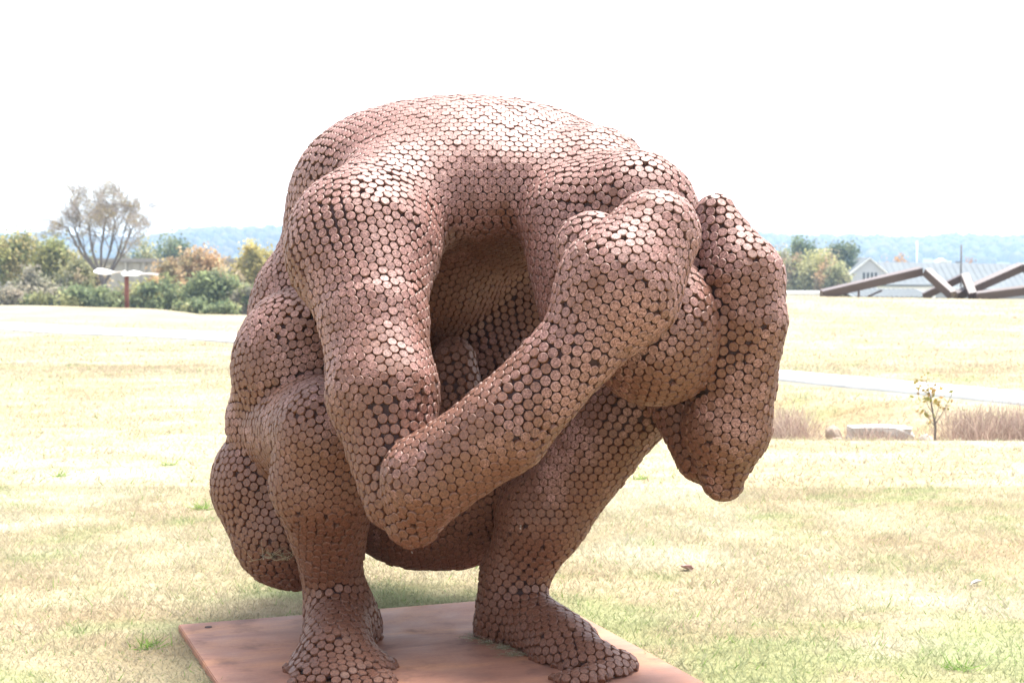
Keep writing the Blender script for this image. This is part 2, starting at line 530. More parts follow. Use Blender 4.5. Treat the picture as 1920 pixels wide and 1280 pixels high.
def leaf_quads(P, size, tint, r):
    n = len(P)
    u = r.normal(size=(n, 3)); u /= np.linalg.norm(u, axis=1, keepdims=True)
    w = r.normal(size=(n, 3)); w -= u * (u * w).sum(1, keepdims=True); w /= np.linalg.norm(w, axis=1, keepdims=True)
    s = size * (0.6 + 0.8 * r.random((n, 1)))
    V = np.stack([P - u * s, P + w * s * 0.6, P + u * s, P - w * s * 0.6], 1).reshape(-1, 3)
    return V, np.arange(4 * n).reshape(-1, 4), np.repeat(tint, 4, axis=0)

def leafy(name, label, cat, group, px, top, base_z, halfw, d, pal, n=3500, leaf=0.13, seed=0, low=0.0, clumps=26, dense=1.0, trunk=True):
    """a tree or shrub at photograph column px with its crown top at row top; crown fills base_z+low*h .. top"""
    r = np.random.default_rng(seed)
    x = xat(px, d); ztop = zat(top, d); h = ztop - base_z; w = halfw / FPX * d
    root = empty(name, (x, d, base_z))
    tag(root, label, cat, group)
    z0 = low * h
    rc = np.array([w, w * 0.8, (h - z0) / 2]); cc = np.array([0, 0, z0 + (h - z0) / 2])
    # clump centres through the volume, more near the surface
    u = r.normal(size=(clumps, 3)); u /= np.linalg.norm(u, axis=1, keepdims=True)
    rad = r.random((clumps, 1)) ** 0.45 * 0.80
    ctr = cc + u * rad * rc
    csz = (0.26 + 0.22 * r.random(clumps))[:, None] * rc * dense
    pal = np.array(pal)
    cc_t = pal[r.integers(0, len(pal), clumps)] * (0.75 + 0.5 * r.random((clumps, 1)))
    k = r.integers(0, clumps, n)
    g = r.normal(size=(n, 3)); g /= np.linalg.norm(g, axis=1, keepdims=True)
    stray = np.where(r.random((n, 1)) < 0.22, 1.7, 1.0)
    P = ctr[k] + g * (r.random((n, 1)) ** 0.5) * csz[k] * stray
    P[:, 2] = np.clip(P[:, 2], 0.05, h * 1.02)
    tint = cc_t[k] * (0.65 + 0.7 * r.random((n, 1)))
    V, F, C = leaf_quads(P, leaf, tint, r)
    cr = link("crown", mesh_np("crown", V, F, False, C), M["leaf"], root)
    if trunk:
        A = Acc()
        tw = max(0.05, h * 0.022)
        mid = np.array([r.normal() * 0.08 * w, 0, z0 + 0.35 * (h - z0)])
        A.add(*tube([(0, 0, -0.2), mid * 0.5, mid], [tw, tw * 0.8, tw * 0.6]))
        for j in range(7):
            e = ctr[r.integers(0, clumps)]
            s = mid * (0.45 + 0.5 * r.random())
            A.add(*tube([s, (s + e) / 2 + r.normal(size=3) * 0.06 * h, e], [tw * 0.45, tw * 0.3, tw * 0.12], 5))
        link("trunk", A.mesh("trunk", True), M["bark"], root)
    return root

YG = [(0.350, 0.336, 0.133), (0.266, 0.281, 0.114), (0.382, 0.324, 0.150), (0.214, 0.229, 0.098)]
OL = [(0.356, 0.338, 0.171), (0.288, 0.288, 0.152), (0.402, 0.324, 0.206), (0.241, 0.241, 0.134)]
OR = [(0.444, 0.299, 0.169), (0.379, 0.277, 0.162), (0.313, 0.255, 0.139), (0.483, 0.353, 0.206)]
YE = [(0.500, 0.413, 0.152), (0.415, 0.357, 0.140), (0.349, 0.320, 0.132)]
DG = [(0.130, 0.175, 0.092), (0.165, 0.205, 0.105), (0.105, 0.145, 0.080), (0.215, 0.235, 0.120)]
MG = [(0.215, 0.250, 0.120), (0.255, 0.285, 0.145), (0.170, 0.205, 0.105), (0.310, 0.310, 0.150)]
GB = [(0.361, 0.324, 0.244), (0.291, 0.272, 0.203), (0.409, 0.350, 0.271), (0.268, 0.268, 0.170)]
def gz(px, d):
    return float(height(np.array([xat(px, d)]), np.array([float(d)]))[0])
TL = "trees in front of the long cream shed"
SL = "shrubs at the foot of the left tree line"
specs = [
    # name, label, category, group, px, top row, half width px, d, palette, n, low, seed
    ("yellow_green_tree", "loose yellow-green tree at the far left edge of the picture", "tree", TL, 22, 428, 46, 112, YG, 3200, 0.28),
    ("yellow_green_tree", "rounded yellow-green tree just left of the tall bare tree", "tree", TL, 102, 436, 48, 114, YG, 3600, 0.2),
    ("olive_tree", "olive brown tree low behind the tall bare tree's trunk", "tree", TL, 158, 474, 44, 111, OL, 3000, 0.1),
    ("olive_tree", "faded olive tree between the far left yellow-green trees", "tree", TL, 62, 500, 34, 110, GB, 2200, 0.1),
    ("orange_tree", "wide orange autumn tree right of the white winged sculpture", "tree", TL, 372, 452, 54, 112, OR, 4200, 0.12),
    ("pale_tree", "small pale orange tree beside the wide orange autumn tree", "tree", TL, 318, 486, 30, 110, OR, 1900, 0.15),
    ("yellow_tree", "bright yellow tree right beside the crouching figure's back", "tree", TL, 478, 452, 38, 112, YE, 3200, 0.1),
    ("dark_green_tree", "dark green tree behind the shed, left one of the pair", "tree", "dark trees behind the cream shed", 272, 440, 40, 185, DG + OL[:1], 2800, 0.0),
    ("dark_green_tree", "dark green tree behind the shed, right and taller of the pair", "tree", "dark trees behind the cream shed", 326, 428, 43, 190, DG, 3200, 0.0),
    ("brown_tree", "small brown tree peeking over the shed roof", "tree", None, 232, 462, 20, 180, GB, 900, 0.0),
    ("brown_tree", "dull brown tree top between the two far left yellow-green trees", "tree", None, 62, 430, 24, 200, GB, 1200, 0.0),
    ("grey_shrub", "grey-brown shrub at the far left foot of the tree line", "shrub", SL, 18, 528, 42, 100, GB, 2400, 0.0),
    ("green_shrub", "dark green shrub under the rounded yellow-green tree", "shrub", SL, 92, 540, 44, 100, MG + GB[:1], 6000, 0.0),
    ("green_shrub", "green shrub at the foot of the tall bare tree", "shrub", SL, 165, 532, 42, 99, MG, 6000, 0.0),
    ("olive_shrub", "olive shrub right behind the red post of the winged sculpture", "shrub", SL, 228, 530, 34, 101, OL + MG[:1], 2000, 0.0),
    ("green_shrub", "bright green shrub right of the red post", "shrub", SL, 285, 522, 38, 99, MG + YG[:1], 6000, 0.0),
    ("green_shrub", "green shrub under the wide orange tree", "shrub", SL, 338, 518, 34, 99, MG, 2400, 0.0),
    ("dark_shrub", "darkest green shrub in the left tree line", "shrub", SL, 388, 512, 32, 98, DG + MG[:1], 6000, 0.0),
    ("lime_shrub", "lime green shrub next to the darkest shrub", "shrub", SL, 430, 518, 32, 98, YG + MG, 2400, 0.0),
    ("brown_shrub", "brownish shrub in front of the bright yellow tree", "shrub", SL, 468, 534, 32, 98, GB + MG[:1], 2000, 0.0),
    ("green_shrub", "shrub half hidden behind the figure's hip", "shrub", SL, 512, 530, 30, 99, MG, 1500, 0.0),
    ("olive_shrub", "tall olive shrub behind the winged sculpture's left wing", "shrub", SL, 135, 505, 34, 105, OL + GB[:1], 2000, 0.0),
    ("olive_shrub", "faded olive shrub under the winged sculpture's right wing", "shrub", SL, 262, 528, 32, 105, OL + GB, 2000, 0.0),
    ("pale_shrub", "pale yellowish shrub under the small pale orange tree", "shrub", SL, 300, 508, 28, 106, YG + OR[:1], 1800, 0.0),
    ("olive_shrub", "olive shrub between the wide orange and the bright yellow tree", "shrub", SL, 424, 496, 30, 106, OL + YG[:2], 2000, 0.0),
    ("low_shrub", "low green shrub at the mound's right end", "shrub", SL, 362, 556, 30, 96, MG, 1600, 0.0),
    ("low_shrub", "low green shrub below the lime green shrub", "shrub", SL, 412, 560, 28, 95, MG + DG[:1], 1600, 0.0),
    # right side
    ("olive_tree", "tall olive autumn tree left of the gabled barn", "tree", "trees left of the gabled barn", 1530, 470, 58, 175, OL + YG[:1], 4600, 0.0),
    ("olive_tree", "olive autumn tree touching the gabled barn", "tree", "trees left of the gabled barn", 1562, 480, 36, 172, OL + OR[:1], 6000, 0.0),
    ("orange_tinted_tree", "orange tinted tree beside the figure's outer arm", "tree", "trees left of the gabled barn", 1488, 470, 32, 176, OL + OR[:2], 6000, 0.0),
    ("pale_tree", "pale yellowish tree top right behind the figure's outer arm", "tree", "trees left of the gabled barn", 1468, 448, 20, 200, YG + GB, 1500, 0.0),
    ("pine_tree", "dark green pine rising above the olive trees, left one", "tree", "pines left of the gabled barn", 1506, 444, 34, 205, DG, 2800, 0.35),
    ("pine_tree", "dark green pine rising above the olive trees, right and broader one", "tree", "pines left of the gabled barn", 1576, 447, 44, 205, DG, 3400, 0.35),
    ("orange_tree", "small orange tree just behind the barn roof ridge", "tree", None, 1680, 477, 30, 300, [(0.42, 0.22, 0.05), (0.36, 0.2, 0.06)], 1800, 0.0),
    ("orange_tree", "small rusty tree behind the barn roof, right of the dark pole", "tree", None, 1812, 483, 18, 310, [(0.34, 0.17, 0.06), (0.3, 0.18, 0.07)], 900, 0.0),
]
for i, (nm, lb, ct, gp, px, top, hw, d, pal, n, low) in enumerate(specs):
    leafy(nm, lb, ct, gp, px, top, gz(px, d) - 0.05, hw * (1.3 if ct == 'shrub' else 1.18 if px < 600 and d < 120 else 1.0), d, pal, n=int(n * 1.35), leaf=0.085 + 0.0005 * d, seed=100 + i, low=low, clumps=34 if ct == "tree" else 24)

# tall, nearly bare tree
r = np.random.default_rng(77)
TD = 104.0
bt = empty("bare_tree", (xat(206, TD), TD, gz(206, TD) - 0.05))
tag(bt, "tall nearly bare spreading tree with thin autumn leaves left of the winged sculpture", "tree")
wood, twig = Acc(), Acc()
leafP, tipsP = [], []
pxm = TD / FPX
def grow_branch(p, dirv, length, rad, depth):
    n = 4
    pts = [p]; q = p.copy(); dv = dirv.copy()
    for k in range(n):
        dv = dv + r.normal(size=3) * 0.13 + np.array([0, 0, 0.05])
        dv /= np.linalg.norm(dv)
        q = q + dv * length / n
        pts.append(q.copy())
    wood.add(*tube(pts, np.linspace(rad, rad * 0.62, n + 1), 5 if depth < 3 else 3))
    if depth >= 5:
        tipsP.append(q); return
    nb = 2 if depth < 1 else r.integers(2, 4)
    for j in range(nb):
        ax = r.normal(size=3); ax -= dv * (ax @ dv); ax /= np.linalg.norm(ax)
        spread = 0.38 + 0.42 * r.random()
        nd = dv * math.cos(spread) + ax * math.sin(spread)
        nd[2] = nd[2] * 0.85 + 0.08
        start = pts[-1] if j < 2 else pts[2]
        grow_branch(start, nd / np.linalg.norm(nd), length * (0.66 + 0.2 * r.random()), rad * 0.60, depth + 1)
zf = lambda py: zat(py, TD) - bt.location.z
xf = lambda px: xat(px, TD) - bt.location.x
stem = [np.array([0, 0, -0.2]), np.array([xf(200), 0, zf(545)]), np.array([xf(190), 0, zf(518)])]
wood.add(*tube(stem, [0.28, 0.21, 0.17], 8))
for (px, py, dy, ln) in ((140, 432, 0.4, 1), (172, 420, -0.6, 1), (214, 415, 0.5, 1), (250, 432, -0.4, 1), (236, 415, 0.6, 1), (194, 408, 0.9, 1), (120, 425, 0.8, 1)):
    e = np.array([xf(px), dy, zf(py)])
    s0 = stem[2] if px < 230 else np.array([xf(197), 0, zf(530)])
    m0 = (s0 + e) / 2 + np.array([0.15 * np.sign(px - 195), 0, -0.1])
    wood.add(*tube([s0, m0, e], [0.10, 0.08, 0.06], 6))
    dv = (e - m0) / np.linalg.norm(e - m0)
    for j in range(4):
        nd = dv + r.normal(size=3) * 0.5
        grow_branch(e if j < 2 else m0, nd / np.linalg.norm(nd), 1.3, 0.045, 2)
tips = np.array(tipsP)
tips = tips[((tips[:, 0] - xf(184)) / (xf(290) - xf(184))) ** 2 + ((tips[:, 2] - zf(430)) / (zf(340) - zf(430))) ** 2 < 1.0]
# fine twigs and sparse leaves round the branch tips
NT = 15000
k = r.integers(0, len(tips), NT)
a0 = tips[k] + r.normal(size=(NT, 3)) * 0.16
dr = r.normal(size=(NT, 3)); dr[:, 2] = np.abs(dr[:, 2]); dr /= np.linalg.norm(dr, axis=1, keepdims=True)
wv = r.normal(size=(NT, 3)) * 0.006
tv = np.stack([a0 - wv, a0 + wv, a0 + dr * (0.25 + 0.4 * r.random((NT, 1)))], 1).reshape(-1, 3)
link("trunk", wood.mesh("trunk", True), M["bark"], bt)
link("twigs", mesh_np("twigs", tv, np.arange(len(tv)).reshape(-1, 3), False), M["twig"], bt)["kind"] = "stuff"
leafy_tip = r.random(len(tips)) < 0.45
k = np.nonzero(leafy_tip)[0][r.integers(0, leafy_tip.sum(), 6000)]
lp = tips[k] + r.normal(size=(6000, 3)) * 0.22
lt = np.array([(0.34, 0.28, 0.15), (0.30, 0.27, 0.13), (0.36, 0.27, 0.14)])[r.integers(0, 3, 6000)] * (0.7 + 0.6 * r.random((6000, 1)))
V, F, C = leaf_quads(lp, 0.05, lt, r)
link("crown", mesh_np("crown", V, F, False, C), M["leaf"], bt)

# ------------------------------------------------------------------ box helpers
def box_me(name, lo, hi, bevel=0.0):
    bm = bmesh.new(); bmesh.ops.create_cube(bm, size=1.0)
    lo = Vector(lo); hi = Vector(hi)
    for v in bm.verts:
        v.co = Vector([lo[i] + (v.co[i] + 0.5) * (hi[i] - lo[i]) for i in range(3)])
    if bevel:
        bmesh.ops.bevel(bm, geom=list(bm.edges), offset=bevel, segments=2, affect='EDGES')
    me = bpy.data.meshes.new(name); bm.to_mesh(me); bm.free()
    return me
def box(name, lo, hi, mat, parent, bevel=0.0):
    return link(name, box_me(name, lo, hi, bevel), mat, parent)
def bar(name, a, b, w, h, mat, parent, bevel=0.0, roll=0.0):
    """box beam from a to b (parent space), w across, h deep"""
    a = Vector(a); b = Vector(b); dv = b - a
    o = box(name, (-w / 2, -h / 2, 0), (w / 2, h / 2, dv.length), mat, parent, bevel)
    q = dv.to_track_quat('Z', 'Y')
    o.rotation_mode = 'QUATERNION'
    from mathutils import Quaternion
    o.rotation_quaternion = q @ Quaternion((0, 0, 1), roll)
    o.location = a
    return o
def rod(name, a, b, r0, r1, mat, parent, sides=10):
    V, F = tube([a, b], [r0, r1], sides)
    V = np.concatenate([V, [a], [b]]); n = len(V)
    tri = [(k, n - 2, (k + 1) % sides, (k + 1) % sides) for k in range(sides)]
    me = bpy.data.meshes.new(name)
    fs = [tuple(int(q) for q in f) for f in F] + [((k + 1) % sides, k, n - 2) for k in range(sides)] + [(sides + k, sides + (k + 1) % sides, n - 1) for k in range(sides)]
    me.from_pydata([tuple(v) for v in V], [], fs)
    for p_ in me.polygons: p_.use_smooth = len(p_.vertices) == 4
    return link(name, me, mat, parent)

# ------------------------------------------------------------------ long cream shed behind the left trees
SD = 145.0
x0, x1 = xat(-60, SD), xat(560, SD)
zg = gz(200, SD) - 0.1
ztop = zat(484, SD)
shed = empty("long_shed", (x0, SD, zg))
tag(shed, "long low cream shed behind the left tree line", "shed")
Ls = x1 - x0; Hs = ztop - zg
box("wall", (0, 0, 0), (Ls, 7.0, Hs - 0.35), M["siding"], shed)
npan = 44
pan_me = box_me("siding_panel", (0.02, -0.05, 0.0), (Ls / npan - 0.02, -0.002, Hs - 0.40))
for i in range(npan):
    pn = link("siding_panel", pan_me, M["siding"], shed); pn.location = (i * Ls / npan, 0, 0)
rf = box("roof", (-0.3, -0.5, Hs - 0.345), (Ls + 0.3, 7.5, Hs - 0.05), M["grey_roof"], shed)
box("fascia", (-0.3, -0.56, Hs - 0.36), (Ls + 0.3, -0.503, Hs - 0.02), M["trim_dark"], rf)
post_me = box_me("post", (-0.09, -0.4, 0), (0.09, -0.22, Hs - 0.37))
for px in (20, 130, 238, 272, 345, 420, 500):
    po = link("post", post_me, M["siding"], shed); po.location = (xat(px, SD) - x0, 0, 0)
for (pa, pb) in ((30, 66), (82, 112)):
    box("roof_vent", (xat(pa, SD) - x0, 1.0, Hs - 0.048), (xat(pb, SD) - x0, 3.0, Hs + 0.22), M["white_paint"], rf)

# ------------------------------------------------------------------ winged sculpture on the left mound
BD = 60.0
bz = gz(238, BD)
bird = empty("winged_sculpture", (xat(238, BD), BD, bz))
tag(bird, "white winged sculpture on a rusty red post on the left mound", "sculpture")
bx_ = lambda px: xat(px, BD) - bird.location.x
bz_ = lambda py: zat(py, BD) - bz
rod("post", (0, 0, -0.1), (0, 0, bz_(516)), 0.085, 0.085, M["post"], bird, 14)
def wing(name, prof, mat, thick=0.05):
    """prof: (px, row of upper edge, row of lower edge, y offset)"""
    V, F = [], []
    for (px, t_, b_, yo) in prof:
        x = bx_(px); zt, zb = bz_(t_), bz_(b_)
        zm = (zt + zb) / 2; hz = (zt - zb) / 2; ch = 0.22 + 1.2 * hz
        V += [(x, yo - ch, zm - hz), (x, yo - ch, zm - hz + thick), (x, yo + ch, zm + hz), (x, yo + ch, zm + hz - thick)]
    for i in range(len(prof) - 1):
        for k in range(4):
            F.append((i * 4 + k, i * 4 + (k + 1) % 4, i * 4 + 4 + (k + 1) % 4, i * 4 + 4 + k))
    F.append((3, 2, 1, 0)); e = (len(prof) - 1) * 4; F.append((e, e + 1, e + 2, e + 3))
    me = bpy.data.meshes.new(name); me.from_pydata(V, [], F)
    bm = bmesh.new(); bm.from_mesh(me); bmesh.ops.recalc_face_normals(bm, faces=bm.faces); bm.to_mesh(me); bm.free()
    return link(name, me, mat, bird)
wing("wing", [(180, 503, 511, 0.0), (190, 503.5, 514, 0), (202, 506.5, 515.5, 0), (213, 509.5, 514.5, 0)], M["white_paint"])
wing("wing_arm", [(211, 509.5, 514, 0.0), (224, 508.5, 512.5, 0), (234, 507.8, 511.5, 0)], M["tan_fin"])
wing("hub", [(231, 506.8, 513.5, 0.0), (235, 510, 517.6, 0), (241, 510, 518, 0)], M["white_paint"])
wing("wing", [(239, 508.5, 517.5, 0.0), (248, 507.2, 517.5, 0), (258, 509, 518, 0), (266, 512, 517.2, 0)], M["white_paint"])
wing("wing_arm", [(264, 511.5, 516.5, 0.0), (280, 511.8, 515.8, 0), (296, 513.2, 517.2, 0)], M["tan_fin"])

# ------------------------------------------------------------------ zigzag beam sculpture on the right bank
ZD = 46.5
zz = empty("zigzag_beam_sculpture", (xat(1790, ZD), ZD, gz(1790, ZD)))
tag(zz, "long zigzag sculpture of dark brown square steel beams lying on the right bank", "sculpture")
def zp(px, py, dy=0.0):
    v = at(px, py, ZD + dy); return v - Vector(zz.location)
TH = 0.25
for (a, b, dya, dyb, th) in (
        ((1540, 552), (1727, 508), 0.0, 0.8, TH), ((1737, 509), (1786, 553), 0.45, -0.3, TH), ((1731, 556), (1804, 520), 1.2, 0.9, 0.21),
        ((1809, 517), (1824, 555), 0.5, -0.2, 0.25), ((1792, 555), (1916, 500), 0.2, 1.2, TH), ((1826, 556), (1985, 536), -0.2, 0.6, TH),
        ((1920, 500), (1990, 540), 0.9, -0.1, TH)):
    bar("beam", zp(*a, dya), zp(*b, dyb), th, th, M["beam"], zz, 0.012, 0.22)
for (a, b, dy) in (((1575, 548), (1592, 556), 0.35), ((1610, 542), (1610, 557), 0.2), ((1627, 556), (1654, 544), 0.5)):
    bar("brace", zp(*a, dy), zp(*b, dy), 0.06, 0.06, M["beam"], zz)

# ------------------------------------------------------------------ gabled barn and low buildings behind the bank
GD = 200.0
gzz = -4.4
barn = empty("gabled_barn", (xat(1629, GD), GD, gzz))
tag(barn, "weathered grey barn with white trimmed gable and long grey roof", "barn")
X = lambda px, d=GD: xat(px, d) - barn.location.x
Z = lambda py, d=GD: zat(py, d) - gzz
xl, xr, za, ze = X(1588), X(1668), Z(484), Z(517)
xm = (xl + xr) / 2 + 0.1
# gable wall faces the camera; the roof ridge runs to the right and away
def poly(name, pts, mat, parent, thick=(0, 0.2, 0)):
    n = len(pts); t = Vector(thick)
    V = [Vector(p_) for p_ in pts] + [Vector(p_) + t for p_ in pts]
    F = [tuple(range(n)), tuple(range(2 * n - 1, n - 1, -1))] + [(i, i + n, (i + 1) % n + n, (i + 1) % n) for i in range(n)]
    me = bpy.data.meshes.new(name); me.from_pydata([tuple(v) for v in V], [], F)
    bm = bmesh.new(); bm.from_mesh(me); bmesh.ops.recalc_face_normals(bm, faces=bm.faces); bm.to_mesh(me); bm.free()
    return link(name, me, mat, parent)
gw = poly("gable_wall", [(xl, 0, 0), (xr, 0, 0), (xr, 0, ze), (xm, 0, za - 0.1), (xl, 0, ze)], M["gable"], barn)
brd = box_me("board", (0, -0.04, 0), (0.21, -0.003, 1.0))
nb_ = 24
for i in range(nb_):
    xx = xl + (xr - xl) * (i + 0.08) / nb_
    zc = ze + (za - ze) * (1 - abs(xx + 0.1 - xm) / ((xr - xl) / 2)) - 0.28
    b_ = link("board", brd, M["gable"], gw); b_.location = (xx, 0, 0.5); b_.scale = (1, 1, max(0.3, zc - 0.5))
for px in (1617, 1624.5, 1632, 1639.5):
    wd = box("window", (X(px), -0.09, Z(526)), (X(px + 4.2), -0.045, Z(511)), M["window"], barn)
    box("window_frame", (X(px) - 0.06, -0.075, Z(526) - 0.08), (X(px + 4.2) + 0.06, -0.043, Z(526) - 0.002), M["white_paint"], wd)
bar("trim", (xl - 0.3, -0.25, ze - 0.2), (xm, -0.25, za + 0.02), 0.16, 0.12, M["white_paint"], barn)
bar("trim", (xm, -0.25, za + 0.02), (xr + 0.25, -0.25, ze - 0.25), 0.34, 0.12, M["white_paint"], barn)
bx0, bx1 = X(1640), X(2080)
wing_y = 6.0
long_ = box("long_wall", (xr + 0.2, wing_y, 0), (bx1, wing_y + 9.0, Z(542)), M["grey_wall"], barn)
poly("long_roof", [(xr - 0.4, wing_y - 0.6, Z(540)), (bx1, wing_y - 0.6, Z(540)), (bx1, wing_y + 6.0, Z(497, GD + 12)), (X(1636), wing_y + 6.0, Z(490, GD + 12))], M["grey_roof"], barn, (0, 0.05, -0.18))
poly("gable_roof", [(xm, -0.3, za + 0.04), (xm, 8.0, za + 0.04), (xr + 0.3, 8.0, ze - 0.25), (xr + 0.3, -0.3, ze - 0.25)], M["grey_roof"], barn, (0, 0, 0.08))
poly("gable_roof", [(xm, -0.3, za + 0.04), (xm, 8.0, za + 0.04), (xl - 0.3, 8.0, ze - 0.25), (xl - 0.3, -0.3, ze - 0.25)], M["grey_roof"], barn, (0, 0, 0.08))
nrib = 34
for i in range(nrib):
    t_ = (i + 0.5) / nrib
    xx = xr + (bx1 - xr) * t_
    bar("roof_seam", (xx, wing_y - 0.6, Z(540) + 0.02), (xx, wing_y + 6.0, Z(490 + 7 * t_, GD + 12) + 0.02), 0.05, 0.02, M["grey_roof"], barn)

def low_building(name, label, pxa, pxb, top, d, mat, roofmat, slope=0.0, cat="building", seams=0):
    zb = -4.4
    o = empty(name, (xat((pxa + pxb) / 2, d), d, zb))
    tag(o, label, cat)
    xa, xb = xat(pxa, d) - o.location.x, xat(pxb, d) - o.location.x
    zt = zat(top, d) - zb
    box("wall", (xa, 0, 0), (xb, 5, zt - 0.25 - slope), mat, o)
    rf = poly("roof", [(xa - 0.2, -0.3, zt - slope), (xb + 0.2, -0.3, zt - slope), (xb + 0.2, 5.2, zt), (xa - 0.2, 5.2, zt)], roofmat, o, (0, 0, -0.22))
    for i in range(seams):
        xx = xa + (xb - xa) * (i + 0.5) / seams
        bar("roof_seam", (xx, -0.3, zt - slope + 0.03), (xx, 5.2, zt + 0.03), 0.1, 0.08, roofmat, rf)
    return o
an = low_building("low_annex", "low pale annex left of the gabled barn with a white pipe", 1526, 1586, 531, 190, M["grey_wall"], M["grey_roof"])
rod("pipe", (-0.3, -0.4, zat(544, 190) + 4.4), (-0.7, -0.4, zat(531, 190) + 4.4), 0.12, 0.12, M["white_paint"], an, 8)
low_building("flat_roofed_building", "low white flat roofed building right behind the bank, beside the figure", 1440, 1560, 547, 150, M["white_paint"], M["white_paint"])
low_building("corrugated_shed", "low shed with grey corrugated roof seen under the longest beam", 1602, 1742, 543, 140, M["grey_wall"], M["grey_roof"], 0.62, "shed", 15)
low_building("white_trailer", "long white trailer in front of the barn's long roof", 1664, 1768, 533, 165, M["white_paint"], M["grey_roof"], 0.0, "trailer")
low_building("grey_store", "grey store with pale roof behind the beams at the right edge", 1780, 1990, 540, 150, M["grey_wall"], M["grey_roof"], 0.1, "building")
hw = low_building("white_house", "tiny white house far off above the barn roof", 1761, 1782, 489, 420, M["white_paint"], M["white_paint"], 0.0, "house")
poly("gable", [(-1.9, -0.4, zat(489, 420) + 4.4), (0.4, -0.4, zat(489, 420) + 4.4), (-0.75, -0.4, zat(484, 420) + 4.4)], M["white_paint"], hw, (0, 4, 0))
for px in (1763, 1767, 1772, 1777):
    box("window", (xat(px, 420) - hw.location.x, -0.06, zat(493.5, 420) + 4.4), (xat(px + 2, 420) - hw.location.x, -0.01, zat(491, 420) + 4.4), M["window"], hw)

def pole(name, label, px, top, d, rad, mat, arm=True):
    o = empty(name, (xat(px, d), d, -4.4)); tag(o, label, "pole", "utility poles by the barn")
    zt = zat(top, d) + 4.4
    rod("shaft", (0, 0, -0.2), (0, 0, zt), rad, rad * 0.8, mat, o, 8)
    if arm:
        bar("bracket", (-0.6, 0, zt - 1.9), (0.05, 0, zt - 1.9), 0.14, 0.14, mat, o)
    return o
pole("utility_pole", "dark utility pole in front of the barn's long roof", 1801, 459, 170, 0.13, M["pole"])
pole("utility_pole", "thin pale pole behind the barn ridge", 1718, 452, 230, 0.10, M["white_paint"], False)
# ------------------------------------------------------------------ the crouching figure: one continuous rounded body
# each limb is a tapered capsule between two joints, each mass an ellipsoid; they are blended with a smooth minimum
def W(px, py, d):
    return np.array(at(px, py, d))

def R(px, d):
    return px * d / FPX

BODY = []          # (kind, data, blend)
def ball(px, py, d, r, k, sx=1.0, sy=1.0, sz=1.0, rz=0.0):
    BODY.append(('e', (W(px, py, d), np.array([sx, sy, sz]) * R(r, d), rz), k))
def limb(a, ra, b, rb, k):
    BODY.append(('c', (W(*a), R(ra, a[2]), W(*b), R(rb, b[2])), k))

# trunk
ball(752, 437, 7.36, 220, 0.10, 1.0, 0.8, 1.0)                              # back of the ribcage
limb((740, 356, 6.76), 88, (1075, 362, 6.76), 96, 0.12)    # shoulder girdle
ball(876, 345, 7.25, 164, 0.12, 1.92, 1.5, 1.0)
ball(634, 594, 7.45, 168, 0.10)                              # waist
ball(760, 640, 7.90, 190, 0.12)                              # belly
ball(965, 565, 7.82, 178, 0.12)
ball(905, 765, 7.58, 172, 0.12)
ball(600, 860, 7.25, 165, 0.10)                              # pelvis
ball(790, 925, 7.15, 142, 0.08, 1.15, 1.0, 1.0)              # seat between the legs
# hip and buttock of the near leg
ball(572, 692, 6.98, 138, 0.03, 1.0, 1.1, 1.14)
ball(524, 790, 7.05, 101, 0.06)
ball(519, 905, 7.10, 124, 0.03)
ball(552, 985, 7.05, 122, 0.05)
# near leg: shin, ankle, foot
limb((618, 812, 6.42), 104, (560, 800, 6.95), 112, 0.015)
limb((618, 815, 6.38), 104, (606, 905, 6.42), 97, 0.015)
limb((606, 905, 6.42), 97, (624, 1085, 6.68), 54, 0.05)
limb((624, 1085, 6.68), 54, (648, 1180, 6.68), 70, 0.05)
limb((636, 1150, 6.66), 62, (628, 1236, 6.26), 72, 0.07)
ball(640, 1272, 6.19, 94, 0.06, 1.2, 1.4, 0.68)
for i, (px, py, r) in enumerate(((560, 1296, 31), (600, 1300, 30), (638, 1302, 30), (676, 1301, 30), (714, 1296, 36))):
    ball(px, py - 8, 5.96 + 0.02 * abs(i - 3), r, 0.02, 1.0, 1.7, 0.9)   # toes
# far leg: thigh, shin, ankle, foot
limb((860, 930, 7.15), 135, (1186, 752, 6.66), 86, 0.06)
limb((1188, 742, 6.60), 86, (1018, 966, 6.68), 82, 0.04)
limb((1018, 966, 6.68), 82, (964, 1080, 6.74), 62, 0.06)
limb((964, 1080, 6.74), 62, (948, 1172, 6.74), 62, 0.05)
limb((965, 1150, 6.72), 62, (1062, 1214, 6.38), 64, 0.06)
limb((1056, 1226, 6.34), 60, (1112, 1254, 6.18), 58, 0.06)
for i, (px, py, d) in enumerate(((1158, 1246, 6.17), (1142, 1258, 6.10), (1118, 1268, 6.04), (1092, 1276, 6.0), (1064, 1280, 5.99))):
    ball(px, py, d, 33 - 1.5 * i, 0.02, 1.2, 1.3, 0.85)
# lap: the inner thigh seen through the arms
limb((852, 672, 7.0), 40, (862, 860, 7.0), 75, 0.08)
# far shoulder, chest side, neck
ball(1122, 338, 6.85, 98, 0.12)
ball(1185, 408, 6.50, 126, 0.14)
limb((1080, 420, 6.55), 106, (1110, 600, 6.35), 95, 0.08)
# head
ball(1228, 620, 5.98, 132, 0.015, 1.0, 1.0, 1.08)
ball(1285, 470, 6.12, 62, 0.05)
